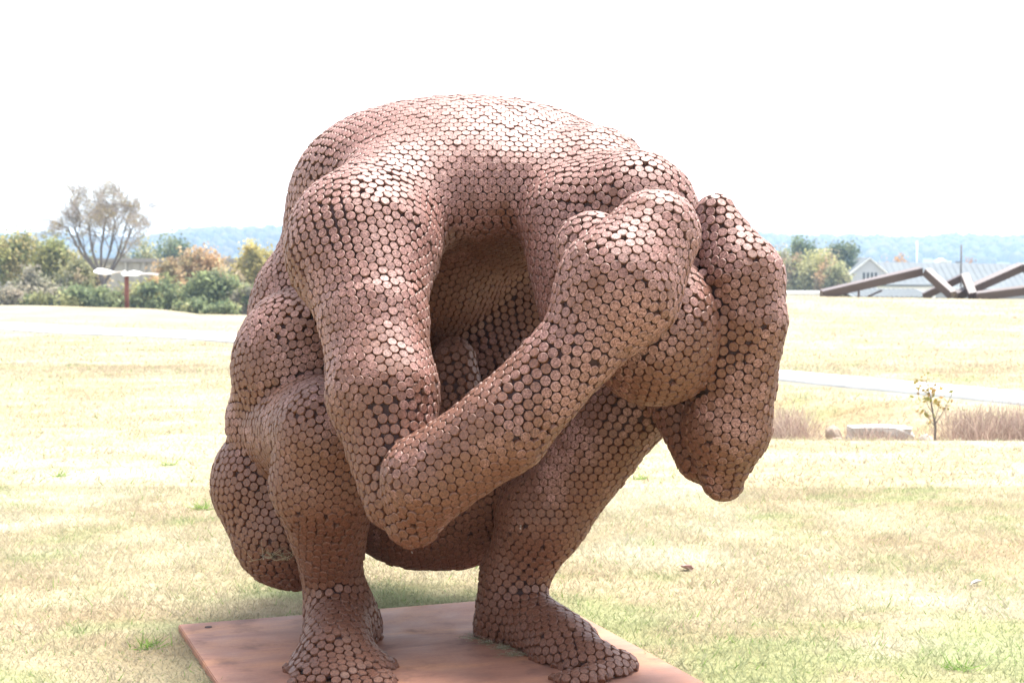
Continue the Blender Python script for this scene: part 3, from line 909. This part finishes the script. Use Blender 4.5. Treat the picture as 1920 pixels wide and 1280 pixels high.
# far arm: upper arm behind the head, elbow, forearm and hand
limb((1190, 480, 6.70), 110, (1322, 850, 6.25), 58, 0.04)
limb((1355, 898, 6.15), 42, (1362, 800, 6.10), 82, 0.03)
limb((1362, 800, 6.10), 82, (1402, 600, 5.98), 72, 0.04)
limb((1402, 600, 5.98), 72, (1390, 520, 6.00), 78, 0.03)
limb((1390, 520, 6.00), 78, (1342, 404, 6.08), 40, 0.04)
# near arm: deltoid, upper arm, elbow, forearm, hand on the head
ball(680, 460, 6.45, 146, 0.26, 1.0, 1.0, 1.0)
limb((682, 486, 6.36), 138, (700, 590, 6.14), 102, 0.05)
limb((702, 610, 6.12), 98, (718, 740, 5.95), 104, 0.05)
limb((718, 740, 5.95), 104, (750, 930, 5.78), 70, 0.04)
limb((774, 974, 5.72), 54, (800, 900, 5.66), 86, 0.015)
limb((800, 900, 5.66), 86, (945, 800, 5.60), 86, 0.03)
limb((945, 800, 5.60), 86, (1085, 650, 5.62), 78, 0.04)
limb((1085, 650, 5.62), 80, (1160, 540, 5.66), 118, 0.03)
limb((1160, 540, 5.66), 118, (1228, 440, 5.76), 86, 0.03)
ball(1112, 470, 5.86, 74, 0.04)

PLATE_Z = 0.03
def sdf(P):
    P = np.asarray(P)
    out = None
    for kind, data, k in BODY:
        if kind == 'e':
            c, s, rz = data
            q = P - c
            qs = q / s
            k0 = np.sqrt((qs * qs).sum(-1)) + 1e-9
            k1 = np.sqrt(((qs / s) ** 2).sum(-1)) + 1e-9
            d = k0 * (k0 - 1.0) / k1
        else:
            a, ra, b, rb = data
            ab = b - a
            t = np.clip(((P - a) @ ab) / (ab @ ab), 0, 1)
            q = P - a - t[..., None] * ab
            d = np.sqrt((q * q).sum(-1)) - (ra + (rb - ra) * t)
        if out is None:
            out = d
        else:
            h = np.maximum(k - np.abs(out - d), 0.0) / k
            out = np.minimum(out, d) - h * h * k * 0.25
    # soles stand flat on the plate
    return np.maximum(out, (PLATE_Z + 0.002) - P[..., 2])

def grad(P, e=0.004):
    T = np.array([(1, -1, -1), (-1, -1, 1), (-1, 1, -1), (1, 1, 1)], float)
    g = sum(sdf(P + t * e)[..., None] * t for t in T)
    return g / (np.linalg.norm(g, axis=-1, keepdims=True) + 1e-9)

def surface_nets(level, lo, hi, h):
    n = np.ceil((np.array(hi) - lo) / h).astype(int) + 1
    ax = [lo[i] + h * np.arange(n[i]) for i in range(3)]
    cx = [a[2::5] if len(a[2::5]) * 5 >= len(a) else np.append(a[2::5], a[-1]) for a in ax]
    G = np.stack(np.meshgrid(*cx, indexing='ij'), -1)
    SC = sdf(G) - level                                   # coarse pass: only blocks near the surface are refined
    S = SC.repeat(5, 0).repeat(5, 1).repeat(5, 2)[:n[0], :n[1], :n[2]].copy()
    q = np.argwhere(np.abs(S) < 6.0 * h)
    S[q[:, 0], q[:, 1], q[:, 2]] = sdf(np.array(lo) + q * h) - level
    inside = S < 0
    c = [inside[a:n[0]-1+a, b:n[1]-1+b, d:n[2]-1+d] for a in (0,1) for b in (0,1) for d in (0,1)]
    cnt = sum(x.astype(int) for x in c)
    active = (cnt > 0) & (cnt < 8)
    idx = -np.ones(active.shape, dtype=np.int64)
    cells = np.argwhere(active)
    idx[active] = np.arange(len(cells))
    V = np.array(lo) + (cells + 0.5) * h
    for _ in range(4):
        V = V - grad(V) * np.clip(sdf(V) - level, -h, h)[:, None] * 0.9
    F = []
    for axis in range(3):
        sl0 = [slice(1, n[i]-1) for i in range(3)]; sl1 = list(sl0)
        sl0[axis] = slice(0, n[axis]-1); sl1[axis] = slice(1, n[axis])
        e0, e1 = inside[tuple(sl0)], inside[tuple(sl1)]
        for flip in (False, True):
            m = (e0 & ~e1) if not flip else (~e0 & e1)
            q = np.argwhere(m)
            off = np.ones(3, int); off[axis] = 0
            q = q + off
            a1, a2 = (axis + 1) % 3, (axis + 2) % 3
            o1 = np.zeros(3, int); o1[a1] = 1
            o2 = np.zeros(3, int); o2[a2] = 1
            g = lambda p: idx[p[:, 0], p[:, 1], p[:, 2]]
            quad = np.stack([g(q - o1 - o2), g(q - o2), g(q), g(q - o1)], -1)
            if flip: quad = quad[:, ::-1]
            F.append(quad)
    return V, np.concatenate(F)

LO = np.array([-1.75, 5.2, 0.0]); HI = np.array([1.35, 8.2, 2.6])

# ------------------------------------------------------------------ base plate
w_ = np.linalg.norm(PB - PL)
plate_me = bpy.data.meshes.new("base_plate")
bm = bmesh.new()
bmesh.ops.create_cube(bm, size=1.0)
for v in bm.verts:
    v.co = Vector(((v.co.x + 0.5) * w_, (v.co.y - 0.5) * PLEN, (v.co.z + 0.5) * 0.045 - 0.015))
bmesh.ops.bevel(bm, geom=list(bm.edges), offset=0.004, segments=2, affect='EDGES')
bm.to_mesh(plate_me); bm.free()
plate = link("base_plate", plate_me, M["plate"])
plate.location = (PL[0], PL[1], 0)
plate.rotation_euler = (0, 0, math.atan2(PB[1] - PL[1], PB[0] - PL[0]))
tag(plate, "flat rusty square steel plate on the lawn under the crouching figure", "base plate")
def plate_point(u, v):
    c, s = math.cos(plate.rotation_euler[2]), math.sin(plate.rotation_euler[2])
    return (PL[0] + c * u + s * v, PL[1] + s * u - c * v)
hole_me = bpy.data.meshes.new("bolt_hole")
bm = bmesh.new()
bmesh.ops.create_cone(bm, cap_ends=True, segments=14, radius1=0.017, radius2=0.017, depth=0.004)
bm.to_mesh(hole_me); bm.free()
for (u, v) in ((0.12, 0.10), (w_ - 0.12, 0.10), (0.12, PLEN - 0.1), (w_ - 0.12, PLEN - 0.1)):
    h_ = link("bolt_hole", hole_me, M["shell"], plate)
    h_.location = (u, -v, 0.0302)

# ------------------------------------------------------------------ figure: shell and welded discs
DISC_R = 0.0188
PITCH_D = DISC_R * 2 * 0.99
fig = empty("crouching_figure", (-0.35, 6.6, PLATE_Z))
tag(fig, "large crouching human figure of welded rusty steel discs, arms folded over its bowed head", "sculpture")
def to_fig(o):
    o.parent = fig
    o.matrix_parent_inverse = Matrix.Translation(-Vector(fig.location))

Vs, Fs = surface_nets(-0.016, LO, HI, 0.028)
shell = link("dark_gap_shell", mesh_np("dark_gap_shell", Vs, Fs, True), M["shell"])  # added skin; its dark colour replaces the shaded hollow behind the discs
to_fig(shell)

def project(P, it=3):
    for _ in range(it):
        P = P - grad(P) * sdf(P)[:, None]
    return P

cellsz = PITCH_D
grid = {}
PTS, NRM, TAN = [], [], []
def key(p):
    return (int(p[0] // cellsz), int(p[1] // cellsz), int(p[2] // cellsz))
def clear(p, dmin):
    kx, ky, kz = key(p)
    d2 = dmin * dmin
    for a in (kx - 1, kx, kx + 1):
        for b in (ky - 1, ky, ky + 1):
            for c in (kz - 1, kz, kz + 1):
                for j in grid.get((a, b, c), ()):
                    q = PTS[j]
                    if (p[0]-q[0])**2 + (p[1]-q[1])**2 + (p[2]-q[2])**2 < d2:
                        return False
    return True
def add(p, n, t):
    grid.setdefault(key(p), []).append(len(PTS))
    PTS.append((float(p[0]), float(p[1]), float(p[2]))); NRM.append(n); TAN.append(t)
    return len(PTS) - 1

def grow(seeds):
    front = []
    for s, tdir in seeds:
        p = project(np.array([s], float), 12)
        n = grad(p)[0]
        t = np.array(tdir, float); t -= n * (t @ n); t /= np.linalg.norm(t)
        if clear(p[0], PITCH_D * 0.93):
            front.append(add(p[0], n, t))
    r = np.random.default_rng(5)
    while front:
        P0 = np.array([PTS[i] for i in front]); N0 = np.array([NRM[i] for i in front]); T0 = np.array([TAN[i] for i in front])
        B0 = np.cross(N0, T0)
        cand, par = [], []
        for k in range(6):
            a = k * math.pi / 3
            cand.append(P0 + PITCH_D * (math.cos(a) * T0 + math.sin(a) * B0)); par.append(np.arange(len(front)))
        cand = np.concatenate(cand); par = np.concatenate(par)
        cand = project(cand, 2)
        dv = cand - P0[par]
        ln = np.linalg.norm(dv, axis=1, keepdims=True)
        cand = P0[par] + dv / ln * PITCH_D * (1 + 0.03 * (r.random((len(ln), 1)) - 0.35))
        cand = project(cand, 2)
        res = np.abs(sdf(cand))
        n1 = grad(cand)
        t1 = T0[par]; t1 = t1 - n1 * (t1 * n1).sum(1, keepdims=True)
        tl = np.linalg.norm(t1, axis=1, keepdims=True)
        new = []
        for i in range(len(cand)):
            if res[i] > 0.004 or cand[i, 2] < PLATE_Z + 0.016 or tl[i, 0] < 0.2: continue
            if (n1[i] @ N0[par[i]]) < 0.1: continue
            if clear(cand[i], PITCH_D * 0.925):
                new.append(add(cand[i], n1[i], t1[i] / tl[i]))
        front = new
seeds = [
    (W(760, 600, 5.7), (0.1, -0.2, -1.0)), (W(880, 850, 5.4), (1, 0, 0.75)), (W(1230, 640, 5.7), (1, 0, 0.1)),
    (W(900, 230, 6.5), (1, 0, 0.0)), (W(520, 700, 6.7), (0.2, -0.3, 1)), (W(600, 930, 6.1), (0.1, 0, 1)),
    (W(1050, 1000, 6.3), (0.5, 0, 0.8)), (W(1400, 600, 5.7), (0.1, 0, 1)), (W(640, 1220, 6.2), (1, 0, 0)), (W(900, 500, 6.9), (1, 0, 0.2)),
]
grow(seeds)
# fill pockets the lattice could not reach, then small slugs in what is left
VV, FF = surface_nets(0.0, LO, HI, 0.020)
VV = project(VV, 1)
NV = grad(VV)
order = np.random.default_rng(3).permutation(len(VV))
n_lat = len(PTS)
for i in order:
    if VV[i, 2] > PLATE_Z + 0.018 and clear(VV[i], PITCH_D * 0.90):
        t = np.cross(NV[i], (0.3, 0.2, 0.9)); add(VV[i], NV[i], t / np.linalg.norm(t))
# a little relaxation evens out the seams
from mathutils import kdtree
def relax(P, its, rng_=1.14):
    for it in range(its):
        if it % 5 == 0:
            kd = kdtree.KDTree(len(P))
            for i, p_ in enumerate(P): kd.insert(p_, i)
            kd.balance()
            pr = [(i, j) for i, p_ in enumerate(P) for (q, j, d_) in kd.find_range(p_, PITCH_D * 1.3) if j != i]
            I, J = np.array(pr).T
        dv = P[I] - P[J]
        ln = np.linalg.norm(dv, axis=1) + 1e-9
        f = np.clip(PITCH_D * rng_ - ln, 0, None) * 0.22
        mv = np.zeros_like(P)
        np.add.at(mv, I, dv / ln[:, None] * f[:, None])
        P = project(P + mv, 1)
    return P
P = relax(np.array(PTS), 10)
PTS = [tuple(p_) for p_ in P]; NRM = list(grad(P)); grid.clear()
for i, p_ in enumerate(PTS): grid.setdefault(key(p_), []).append(i)
for i in order:
    if VV[i, 2] > PLATE_Z + 0.018 and clear(VV[i], PITCH_D * 0.76):
        add(VV[i], NV[i], NV[i])
P = relax(relax(np.array(PTS), 30), 4, 1.0)
P = project(P + np.random.default_rng(8).normal(size=P.shape) * PITCH_D * 0.022, 2)
NRM = grad(P)
SIZE = np.full(len(P), DISC_R)
# nearest neighbour decides whether a disc has to be a little smaller
kd = kdtree.KDTree(len(P))
for i, p_ in enumerate(P): kd.insert(p_, i)
kd.balance()
for i, p_ in enumerate(P):
    d_ = kd.find_n(p_, 2)[1][2]
    SIZE[i] = min(DISC_R, max(0.82 * DISC_R, d_ - DISC_R * 0.86))
small = []
PTS = [tuple(p_) for p_ in P]; grid.clear()
for i, p_ in enumerate(PTS): grid.setdefault(key(p_), []).append(i)
for i in order:
    if VV[i, 2] > PLATE_Z + 0.015 and clear(VV[i], DISC_R * 1.62):
        grid.setdefault(key(VV[i]), []).append(len(PTS)); PTS.append(tuple(VV[i])); small.append(i)
P = np.array(PTS)
NRM = np.concatenate([NRM, NV[small]]) if small else NRM
SIZE = np.concatenate([SIZE, np.full(len(small), DISC_R * 0.6)])
ND = len(P)
print("discs", ND, "lattice", n_lat, "small", len(small))

# one slug: a short cylinder with a narrow chamfer, sunk into the added shell
SEG = 14
def slug_arrays():
    a = np.arange(SEG) * 2 * math.pi / SEG
    ring = lambda r_, z: np.stack([np.cos(a) * r_, np.sin(a) * r_, np.full(SEG, z)], -1)
    V = np.concatenate([ring(1.0, -1.25), ring(1.0, -0.10), ring(0.89, 0.0)])
    side = [(i, (i + 1) % SEG, SEG + (i + 1) % SEG, SEG + i) for i in range(SEG)]
    bev = [(SEG + i, SEG + (i + 1) % SEG, 2 * SEG + (i + 1) % SEG, 2 * SEG + i) for i in range(SEG)]
    cap = [tuple(2 * SEG + i for i in range(SEG))]
    return V, side, bev, cap
SV, S_side, S_bev, S_cap = slug_arrays()
r = np.random.default_rng(21)
tilt = NRM + 0.04 * r.normal(size=NRM.shape)
tilt /= np.linalg.norm(tilt, axis=1, keepdims=True)
lift = 0.0018 * r.normal(size=ND)
CEN = P + NRM * lift[:, None]
up0 = np.where(np.abs(tilt[:, 2:3]) > 0.9, np.array([[1.0, 0, 0]]), np.array([[0, 0, 1.0]]))
XA = np.cross(up0, tilt); XA /= np.linalg.norm(XA, axis=1, keepdims=True)
YA = np.cross(tilt, XA)
rnd = r.random(ND)

# the 300 discs that show largest are parts of their own; the rest are one mass
from mathutils.bvhtree import BVHTree
bvh = BVHTree.FromPolygons([tuple(v) for v in Vs], [tuple(int(k) for k in f) for f in Fs])
eye = np.array([0, 0, EYE])
vd = CEN - eye; dist = np.linalg.norm(vd, axis=1); vd /= dist[:, None]
show = np.maximum(-(vd * tilt).sum(1), 0) * (SIZE / dist) ** 2
pxs = 960 + CEN[:, 0] / CEN[:, 1] * FPX
order = np.argsort(-show)
single = []
for i in order:
    if len(single) >= 300: break
    if CEN[i, 2] < 0.2: continue
    hit = bvh.ray_cast(Vector(eye), Vector(vd[i]), dist[i] - 0.03)
    if hit[0] is None:
        single.append(i)
single_set = set(int(i) for i in single)
disc_me = bpy.data.meshes.new("disc")
disc_me.from_pydata([tuple(v * np.array([1, 1, 1])) for v in SV], [], S_side + S_bev + S_cap)
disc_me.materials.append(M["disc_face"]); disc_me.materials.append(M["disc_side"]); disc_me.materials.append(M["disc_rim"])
for k, pl_ in enumerate(disc_me.polygons):
    pl_.material_index = 1 if k < SEG else (2 if k < 2 * SEG else 0)
    pl_.use_smooth = k < SEG
for i in single:
    o = bpy.data.objects.new("disc", disc_me)
    col.objects.link(o)
    mtx = Matrix(((XA[i, 0], YA[i, 0], tilt[i, 0], CEN[i, 0]), (XA[i, 1], YA[i, 1], tilt[i, 1], CEN[i, 1]),
                  (XA[i, 2], YA[i, 2], tilt[i, 2], CEN[i, 2]), (0, 0, 0, 1))) @ Matrix.Scale(float(SIZE[i]), 4)
    o.parent = fig
    o.matrix_parent_inverse = Matrix.Translation(-Vector(fig.location))
    o.matrix_basis = mtx
rest = np.array([i for i in range(ND) if i not in single_set])
nv = len(SV)
Vd = CEN[rest][:, None, :] + SIZE[rest][:, None, None] * (SV[None, :, 0:1] * XA[rest][:, None, :] + SV[None, :, 1:2] * YA[rest][:, None, :] + SV[None, :, 2:3] * tilt[rest][:, None, :])
quads = np.array(S_side + S_bev)
loops_q = (quads[None] + (np.arange(len(rest)) * nv)[:, None, None]).reshape(-1)
loops_c = (np.array(S_cap[0])[None] + (np.arange(len(rest)) * nv)[:, None]).reshape(-1)
nq = len(quads) * len(rest)
me = bpy.data.meshes.new("disc_skin")
me.vertices.add(nv * len(rest)); me.vertices.foreach_set("co", Vd.astype(np.float32).ravel())
me.loops.add(len(loops_q) + len(loops_c)); me.loops.foreach_set("vertex_index", np.concatenate([loops_q, loops_c]).astype(np.int32))
me.polygons.add(nq + len(rest))
me.polygons.foreach_set("loop_start", np.concatenate([np.arange(nq) * 4, nq * 4 + np.arange(len(rest)) * SEG]).astype(np.int32))
mi = np.zeros(nq + len(rest), dtype=np.int32)
mi[:nq] = np.tile(np.repeat([1, 2], [SEG, SEG]), len(rest))
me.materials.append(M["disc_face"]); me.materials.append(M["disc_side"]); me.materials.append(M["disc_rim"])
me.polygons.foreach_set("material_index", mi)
me.polygons.foreach_set("use_smooth", mi == 1)
at_ = me.attributes.new("rnd", 'FLOAT', 'POINT')
at_.data.foreach_set("value", np.repeat(rnd[rest], nv).astype(np.float32))
me.update(calc_edges=True)
skin = link("disc_skin", me)
skin["kind"] = "stuff"
to_fig(skin)

# ------------------------------------------------------------------ planted bed on the right
def rock(name, label, px, py_top, py_bot, halfw, d, mat, seed, boxy=False, group=None):
    r = np.random.default_rng(seed)
    bm = bmesh.new()
    if boxy:
        bmesh.ops.create_cube(bm, size=2.0)
        bmesh.ops.subdivide_edges(bm, edges=list(bm.edges), cuts=5, use_grid_fill=True)
    else:
        bmesh.ops.create_icosphere(bm, subdivisions=4, radius=1.0)
    hw = halfw / FPX * d; zt, zb = zat(py_top, d), zat(py_bot, d) - 0.12
    ph = r.random(9) * 6
    for v in bm.verts:
        c = v.co.copy()
        n = 0.10 * math.sin(3 * c.x + ph[0]) + 0.08 * math.sin(4.3 * c.y + ph[1] + c.x) + 0.07 * math.sin(5 * c.z + ph[2] + 2 * c.x) + 0.03 * math.sin(11 * c.x + 9 * c.z + ph[3]) + 0.02 * r.normal()
        if boxy:
            l = max(abs(c.x), abs(c.y), abs(c.z)); rr = c.length
            c = c * (0.82 + 0.18 * l / rr)
            n *= 0.45
        c = c * (1 + n)
        v.co = Vector((c.x * hw, c.y * (hw * 0.8 if not boxy else min(hw * 0.5, 0.28)), c.z * (zt - zb) / 2))
    me = bpy.data.meshes.new(name); bm.to_mesh(me); bm.free()
    for p_ in me.polygons: p_.use_smooth = not boxy
    o = link(name, me, mat)
    o.location = (xat(px, d), d, (zt + zb) / 2)
    tag(o, label, "stone", group)
    return o
rock("boulder", "rounded tan boulder at the left end of the planted bed", 1566, 796, 826, 16, 16.6, M["tan_stone"], 1)
rock("stone_block", "long pale stone block lying among dry shrubs", 1652, 797, 828, 63, 16.6, M["stone"], 2, True)
rock("small_stone", "small pale stone at the foot of the sapling", 1738, 816, 830, 16, 16.2, M["stone"], 3)
rock("fallen_stone", "small dark low stone in front of the tan boulder", 1572, 818, 829, 12, 16.1, M["tan_stone"], 4)

def twig_shrub(name, label, px, top, halfw, d, n, seed, pal):
    r = np.random.default_rng(seed)
    zb = gz(px, d) - 0.03; x = xat(px, d); h = zat(top, d) - zb; w = halfw / FPX * d
    o = empty(name, (x, d, zb)); tag(o, label, "shrub", "dry shrubs in the planted bed")
    u = r.normal(size=(n, 2)) * np.array([0.42 * w, 0.22])
    base = np.column_stack([u, np.zeros(n)])
    hh = h * (0.45 + 0.6 * r.random(n)) * (1 - 0.45 * np.clip(np.abs(u[:, 0]) / w, 0, 1) ** 2)
    tip = base + np.column_stack([u * 0.5 + r.normal(size=(n, 2)) * 0.13, hh])
    mid = (base + tip) / 2 + r.normal(size=(n, 3)) * 0.03
    wv = np.column_stack([np.cos(r.random(n) * 6.3), np.sin(r.random(n) * 6.3), np.zeros(n)]) * 0.0035
    # stems with two side twigs each
    segs = [(base, mid, 1.0), (mid, tip, 0.7)]
    for k in range(3):
        s = base + (tip - base) * (0.35 + 0.5 * r.random((n, 1)))
        e = s + np.column_stack([r.normal(size=(n, 2)) * 0.09, 0.06 + 0.13 * r.random(n)])
        segs.append((s, e, 0.6))
    A = Acc(); pal = np.array(pal)
    for a, b, s in segs:
        V = np.stack([a - wv * s, a + wv * s, b + wv * s * 0.6, b - wv * s * 0.6], 1).reshape(-1, 3)
        c = pal[r.integers(0, len(pal), n)] * (0.7 + 0.6 * r.random((n, 1)))
        A.add(V, np.arange(4 * n).reshape(-1, 4), np.repeat(c, 4, axis=0))
    link("stems", A.mesh("stems"), M["blade"], o)
    return o
RT = [(0.30, 0.215, 0.18), (0.38, 0.285, 0.24), (0.23, 0.155, 0.13), (0.42, 0.34, 0.27)]
twig_shrub("dry_shrub", "dry reddish twiggy shrub close beside the figure's hanging elbow", 1484, 762, 50, 16.4, 300, 1, RT)
twig_shrub("dry_shrub", "low dry shrub in front of the long stone block", 1655, 808, 56, 15.9, 220, 2, RT)
twig_shrub("dry_shrub", "big dry reddish shrub right of the sapling", 1830, 762, 62, 16.0, 420, 3, RT)
twig_shrub("dry_shrub", "big dry reddish shrub at the right edge of the picture", 1915, 756, 52, 16.2, 380, 4, RT)

# sapling with a few yellow leaves
r = np.random.default_rng(9)
PD = 15.9
sp = empty("sapling", (xat(1756, PD), PD, gz(1756, PD) - 0.02))
tag(sp, "thin sapling with a few yellow leaves between the dry shrubs", "sapling")
W_ = Acc(); tl = []
Sx = lambda px: xat(px, PD) - sp.location.x
Sz = lambda py: zat(py, PD) - sp.location.z
main = [(0, 0, 0), (Sx(1757), 0.0, Sz(800)), (Sx(1752), 0.02, Sz(770)), (Sx(1746), 0, Sz(740)), (Sx(1738), 0, Sz(712))]
W_.add(*tube(main, [0.014, 0.012, 0.009, 0.006, 0.003], 6))
for (pa, ya, pb, yb, dy) in ((1755, 790, 1772, 745, 0.1), (1753, 776, 1730, 742, -0.1), (1748, 750, 1760, 728, 0.15), (1756, 795, 1782, 735, -0.12), (1745, 738, 1728, 722, 0.05), (1757, 800, 1742, 770, 0.12)):
    a = np.array([Sx(pa), 0, Sz(ya)]); b = np.array([Sx(pb), dy, Sz(yb)])
    W_.add(*tube([a, (a + b) / 2 + np.array([0, 0, -0.02]), b], [0.006, 0.004, 0.002], 5))
    for k in range(15): tl.append(a + (b - a) * (0.4 + 0.65 * r.random()) + r.normal(size=3) * 0.045)
for k in range(34): tl.append(np.array([Sx(1739), 0, Sz(725)]) + r.normal(size=3) * np.array([0.045, 0.045, 0.075]))
link("trunk", W_.mesh("trunk", True), M["bark"], sp)
tl = np.array(tl)
lt = np.array([(0.36, 0.25, 0.06), (0.30, 0.24, 0.08), (0.22, 0.21, 0.06), (0.30, 0.18, 0.06)])[r.integers(0, 4, len(tl))]
V, F, C = leaf_quads(tl, 0.026, lt, r)
link("crown", mesh_np("crown", V, F, False, C), M["leaf"], sp)

# ------------------------------------------------------------------ litter on lawn and plate
def clump(name, label, c, n, spread, length, seed, pal, cat="grass clump", flat=0.5, w=0.002):
    r = np.random.default_rng(seed)
    o = empty(name, c); tag(o, label, cat)
    p0 = np.column_stack([r.normal(size=n) * spread[0], r.normal(size=n) * spread[1], np.abs(r.normal(size=n)) * spread[2]])
    dv = r.normal(size=(n, 3)); dv[:, 2] = np.abs(dv[:, 2]) * (1 - flat) + 0.05
    dv /= np.linalg.norm(dv, axis=1, keepdims=True)
    p1 = p0 + dv * length * (0.5 + r.random((n, 1)))
    wv = np.cross(dv, r.normal(size=(n, 3))); wv /= np.linalg.norm(wv, axis=1, keepdims=True); wv *= w
    V = np.stack([p0 - wv, p0 + wv, p1], 1).reshape(-1, 3)
    pal = np.array(pal); C = np.repeat(pal[r.integers(0, len(pal), n)] * (0.7 + 0.6 * r.random((n, 1))), 3, axis=0)
    link("stalks", mesh_np("stalks", V, np.arange(3 * n).reshape(-1, 3), False, C), M["blade"], o)
    return o
HAY = [(0.36, 0.31, 0.20), (0.30, 0.27, 0.16), (0.42, 0.38, 0.28)]
GRN = [(0.20, 0.32, 0.07), (0.15, 0.26, 0.06), (0.26, 0.36, 0.10)]
def on_ground(px, py):
    d = 5.0
    for _ in range(40):
        v = at(px, py, d)
        g = float(height(np.array([v.x]), np.array([d]))[0])
        d *= 1 + 0.5 * (v.z - g) / max(0.3, EYE - g)
    v = at(px, py, d); return (v.x, v.y, v.z)
for k, (px, py) in enumerate(((893, 1203), (918, 1212), (945, 1222), (968, 1236))):
    v = at(px, py, (EYE - PLATE_Z) * FPX / (py - 500))
    clump("dry_grass_clump", ["dry clippings caught at the back of the far heel", "dry clippings beside the far heel on the plate", "thin dry clippings along the far foot's sole", "last bit of dry clippings by the far foot's arch"][k],
          (v.x, v.y, PLATE_Z + 0.001), 130, (0.03, 0.018, 0.006), 0.035, 40 + k, HAY, "clippings", 0.85, 0.0012)
nest = at(532, 1052, 6.72)
clump("straw_wisp", "wisp of straw caught between the near shin and the buttock", tuple(nest), 70, (0.05, 0.03, 0.02), 0.10, 50, HAY, "straw", 0.6, 0.0012)
for k, (px, py, n, lb) in enumerate(((376, 955, 60, "fresh green grass tuft left of the figure's buttock"), (318, 872, 40, "small green tuft in the left lawn, farther back"), (113, 893, 40, "small green tuft near the left edge of the lawn"),
                                     (276, 1212, 70, "green tuft close to the plate's left corner"), (1795, 1255, 60, "green tuft in the lower right lawn"), (1200, 898, 40, "small green tuft seen below the figure's hanging elbow"))):
    clump("grass_tuft", lb, on_ground(px, py), n, (0.035, 0.035, 0.0), 0.10 if py < 1000 else 0.06, 60 + k, GRN, "grass tuft", 0.1, 0.003)
# fallen leaves
def fallen_leaf(label, px, py, c, size, seed, n=1):
    r = np.random.default_rng(seed)
    V, F = [], []
    prof = [(-1, 0), (-0.55, 0.42), (0.0, 0.55), (0.5, 0.36), (1.0, 0), (0.5, -0.36), (0.0, -0.55), (-0.55, -0.42)]
    for k in range(n):
        a = r.random() * 6.3; off = r.normal(size=2) * size * (0.9 if n > 1 else 0)
        base = len(V)
        for (u, v) in prof:
            x, y = u * size, v * size
            z = 0.8 * abs(y) + 0.45 * x * math.sin(k + 1) + 0.012
            V.append((x * math.cos(a) - y * math.sin(a) + off[0], x * math.sin(a) + y * math.cos(a) + off[1], z))
        V.append((off[0], off[1], 0.010))
        F += [(base + i, base + (i + 1) % 8, base + 8) for i in range(8)]
    me = bpy.data.meshes.new("fallen_leaf"); me.from_pydata(V, [], F)
    o = link("fallen_leaf", me, simple("fallen_leaf_%d" % seed, c, tuple(q * 0.7 for q in c), 40.0, 0.7))
    o.location = on_ground(px, py); tag(o, label, "leaf")
fallen_leaf("pinkish curled fallen leaf on the lawn right of the figure", 1276, 1068, (0.42, 0.27, 0.25), 0.038, 81, 3)
fallen_leaf("pale grey fallen leaf in the right lawn", 1830, 1097, (0.62, 0.58, 0.58), 0.035, 82, 1)

# ------------------------------------------------------------------ haze: the bright humid air between here and the hills
hz = bpy.data.materials.new("haze_air"); hz.use_nodes = True
nt = hz.node_tree
for n_ in list(nt.nodes):
    if n_.type != 'OUTPUT_MATERIAL': nt.nodes.remove(n_)
pv = nt.nodes.new("ShaderNodeVolumePrincipled")
pv.inputs["Color"].default_value = (0.52, 0.73, 1.0, 1)
pv.inputs["Density"].default_value = HAZE
pv.inputs["Anisotropy"].default_value = 0.2
nt.links.new(pv.outputs[0], nt.nodes["Material Output"].inputs["Volume"])
haze = link("haze", box_me("haze", (-3300, -3300, -8), (3300, 3300, 76)), hz)
tag(haze, "pale blue haze filling the air towards the hills", "haze", kind="stuff")
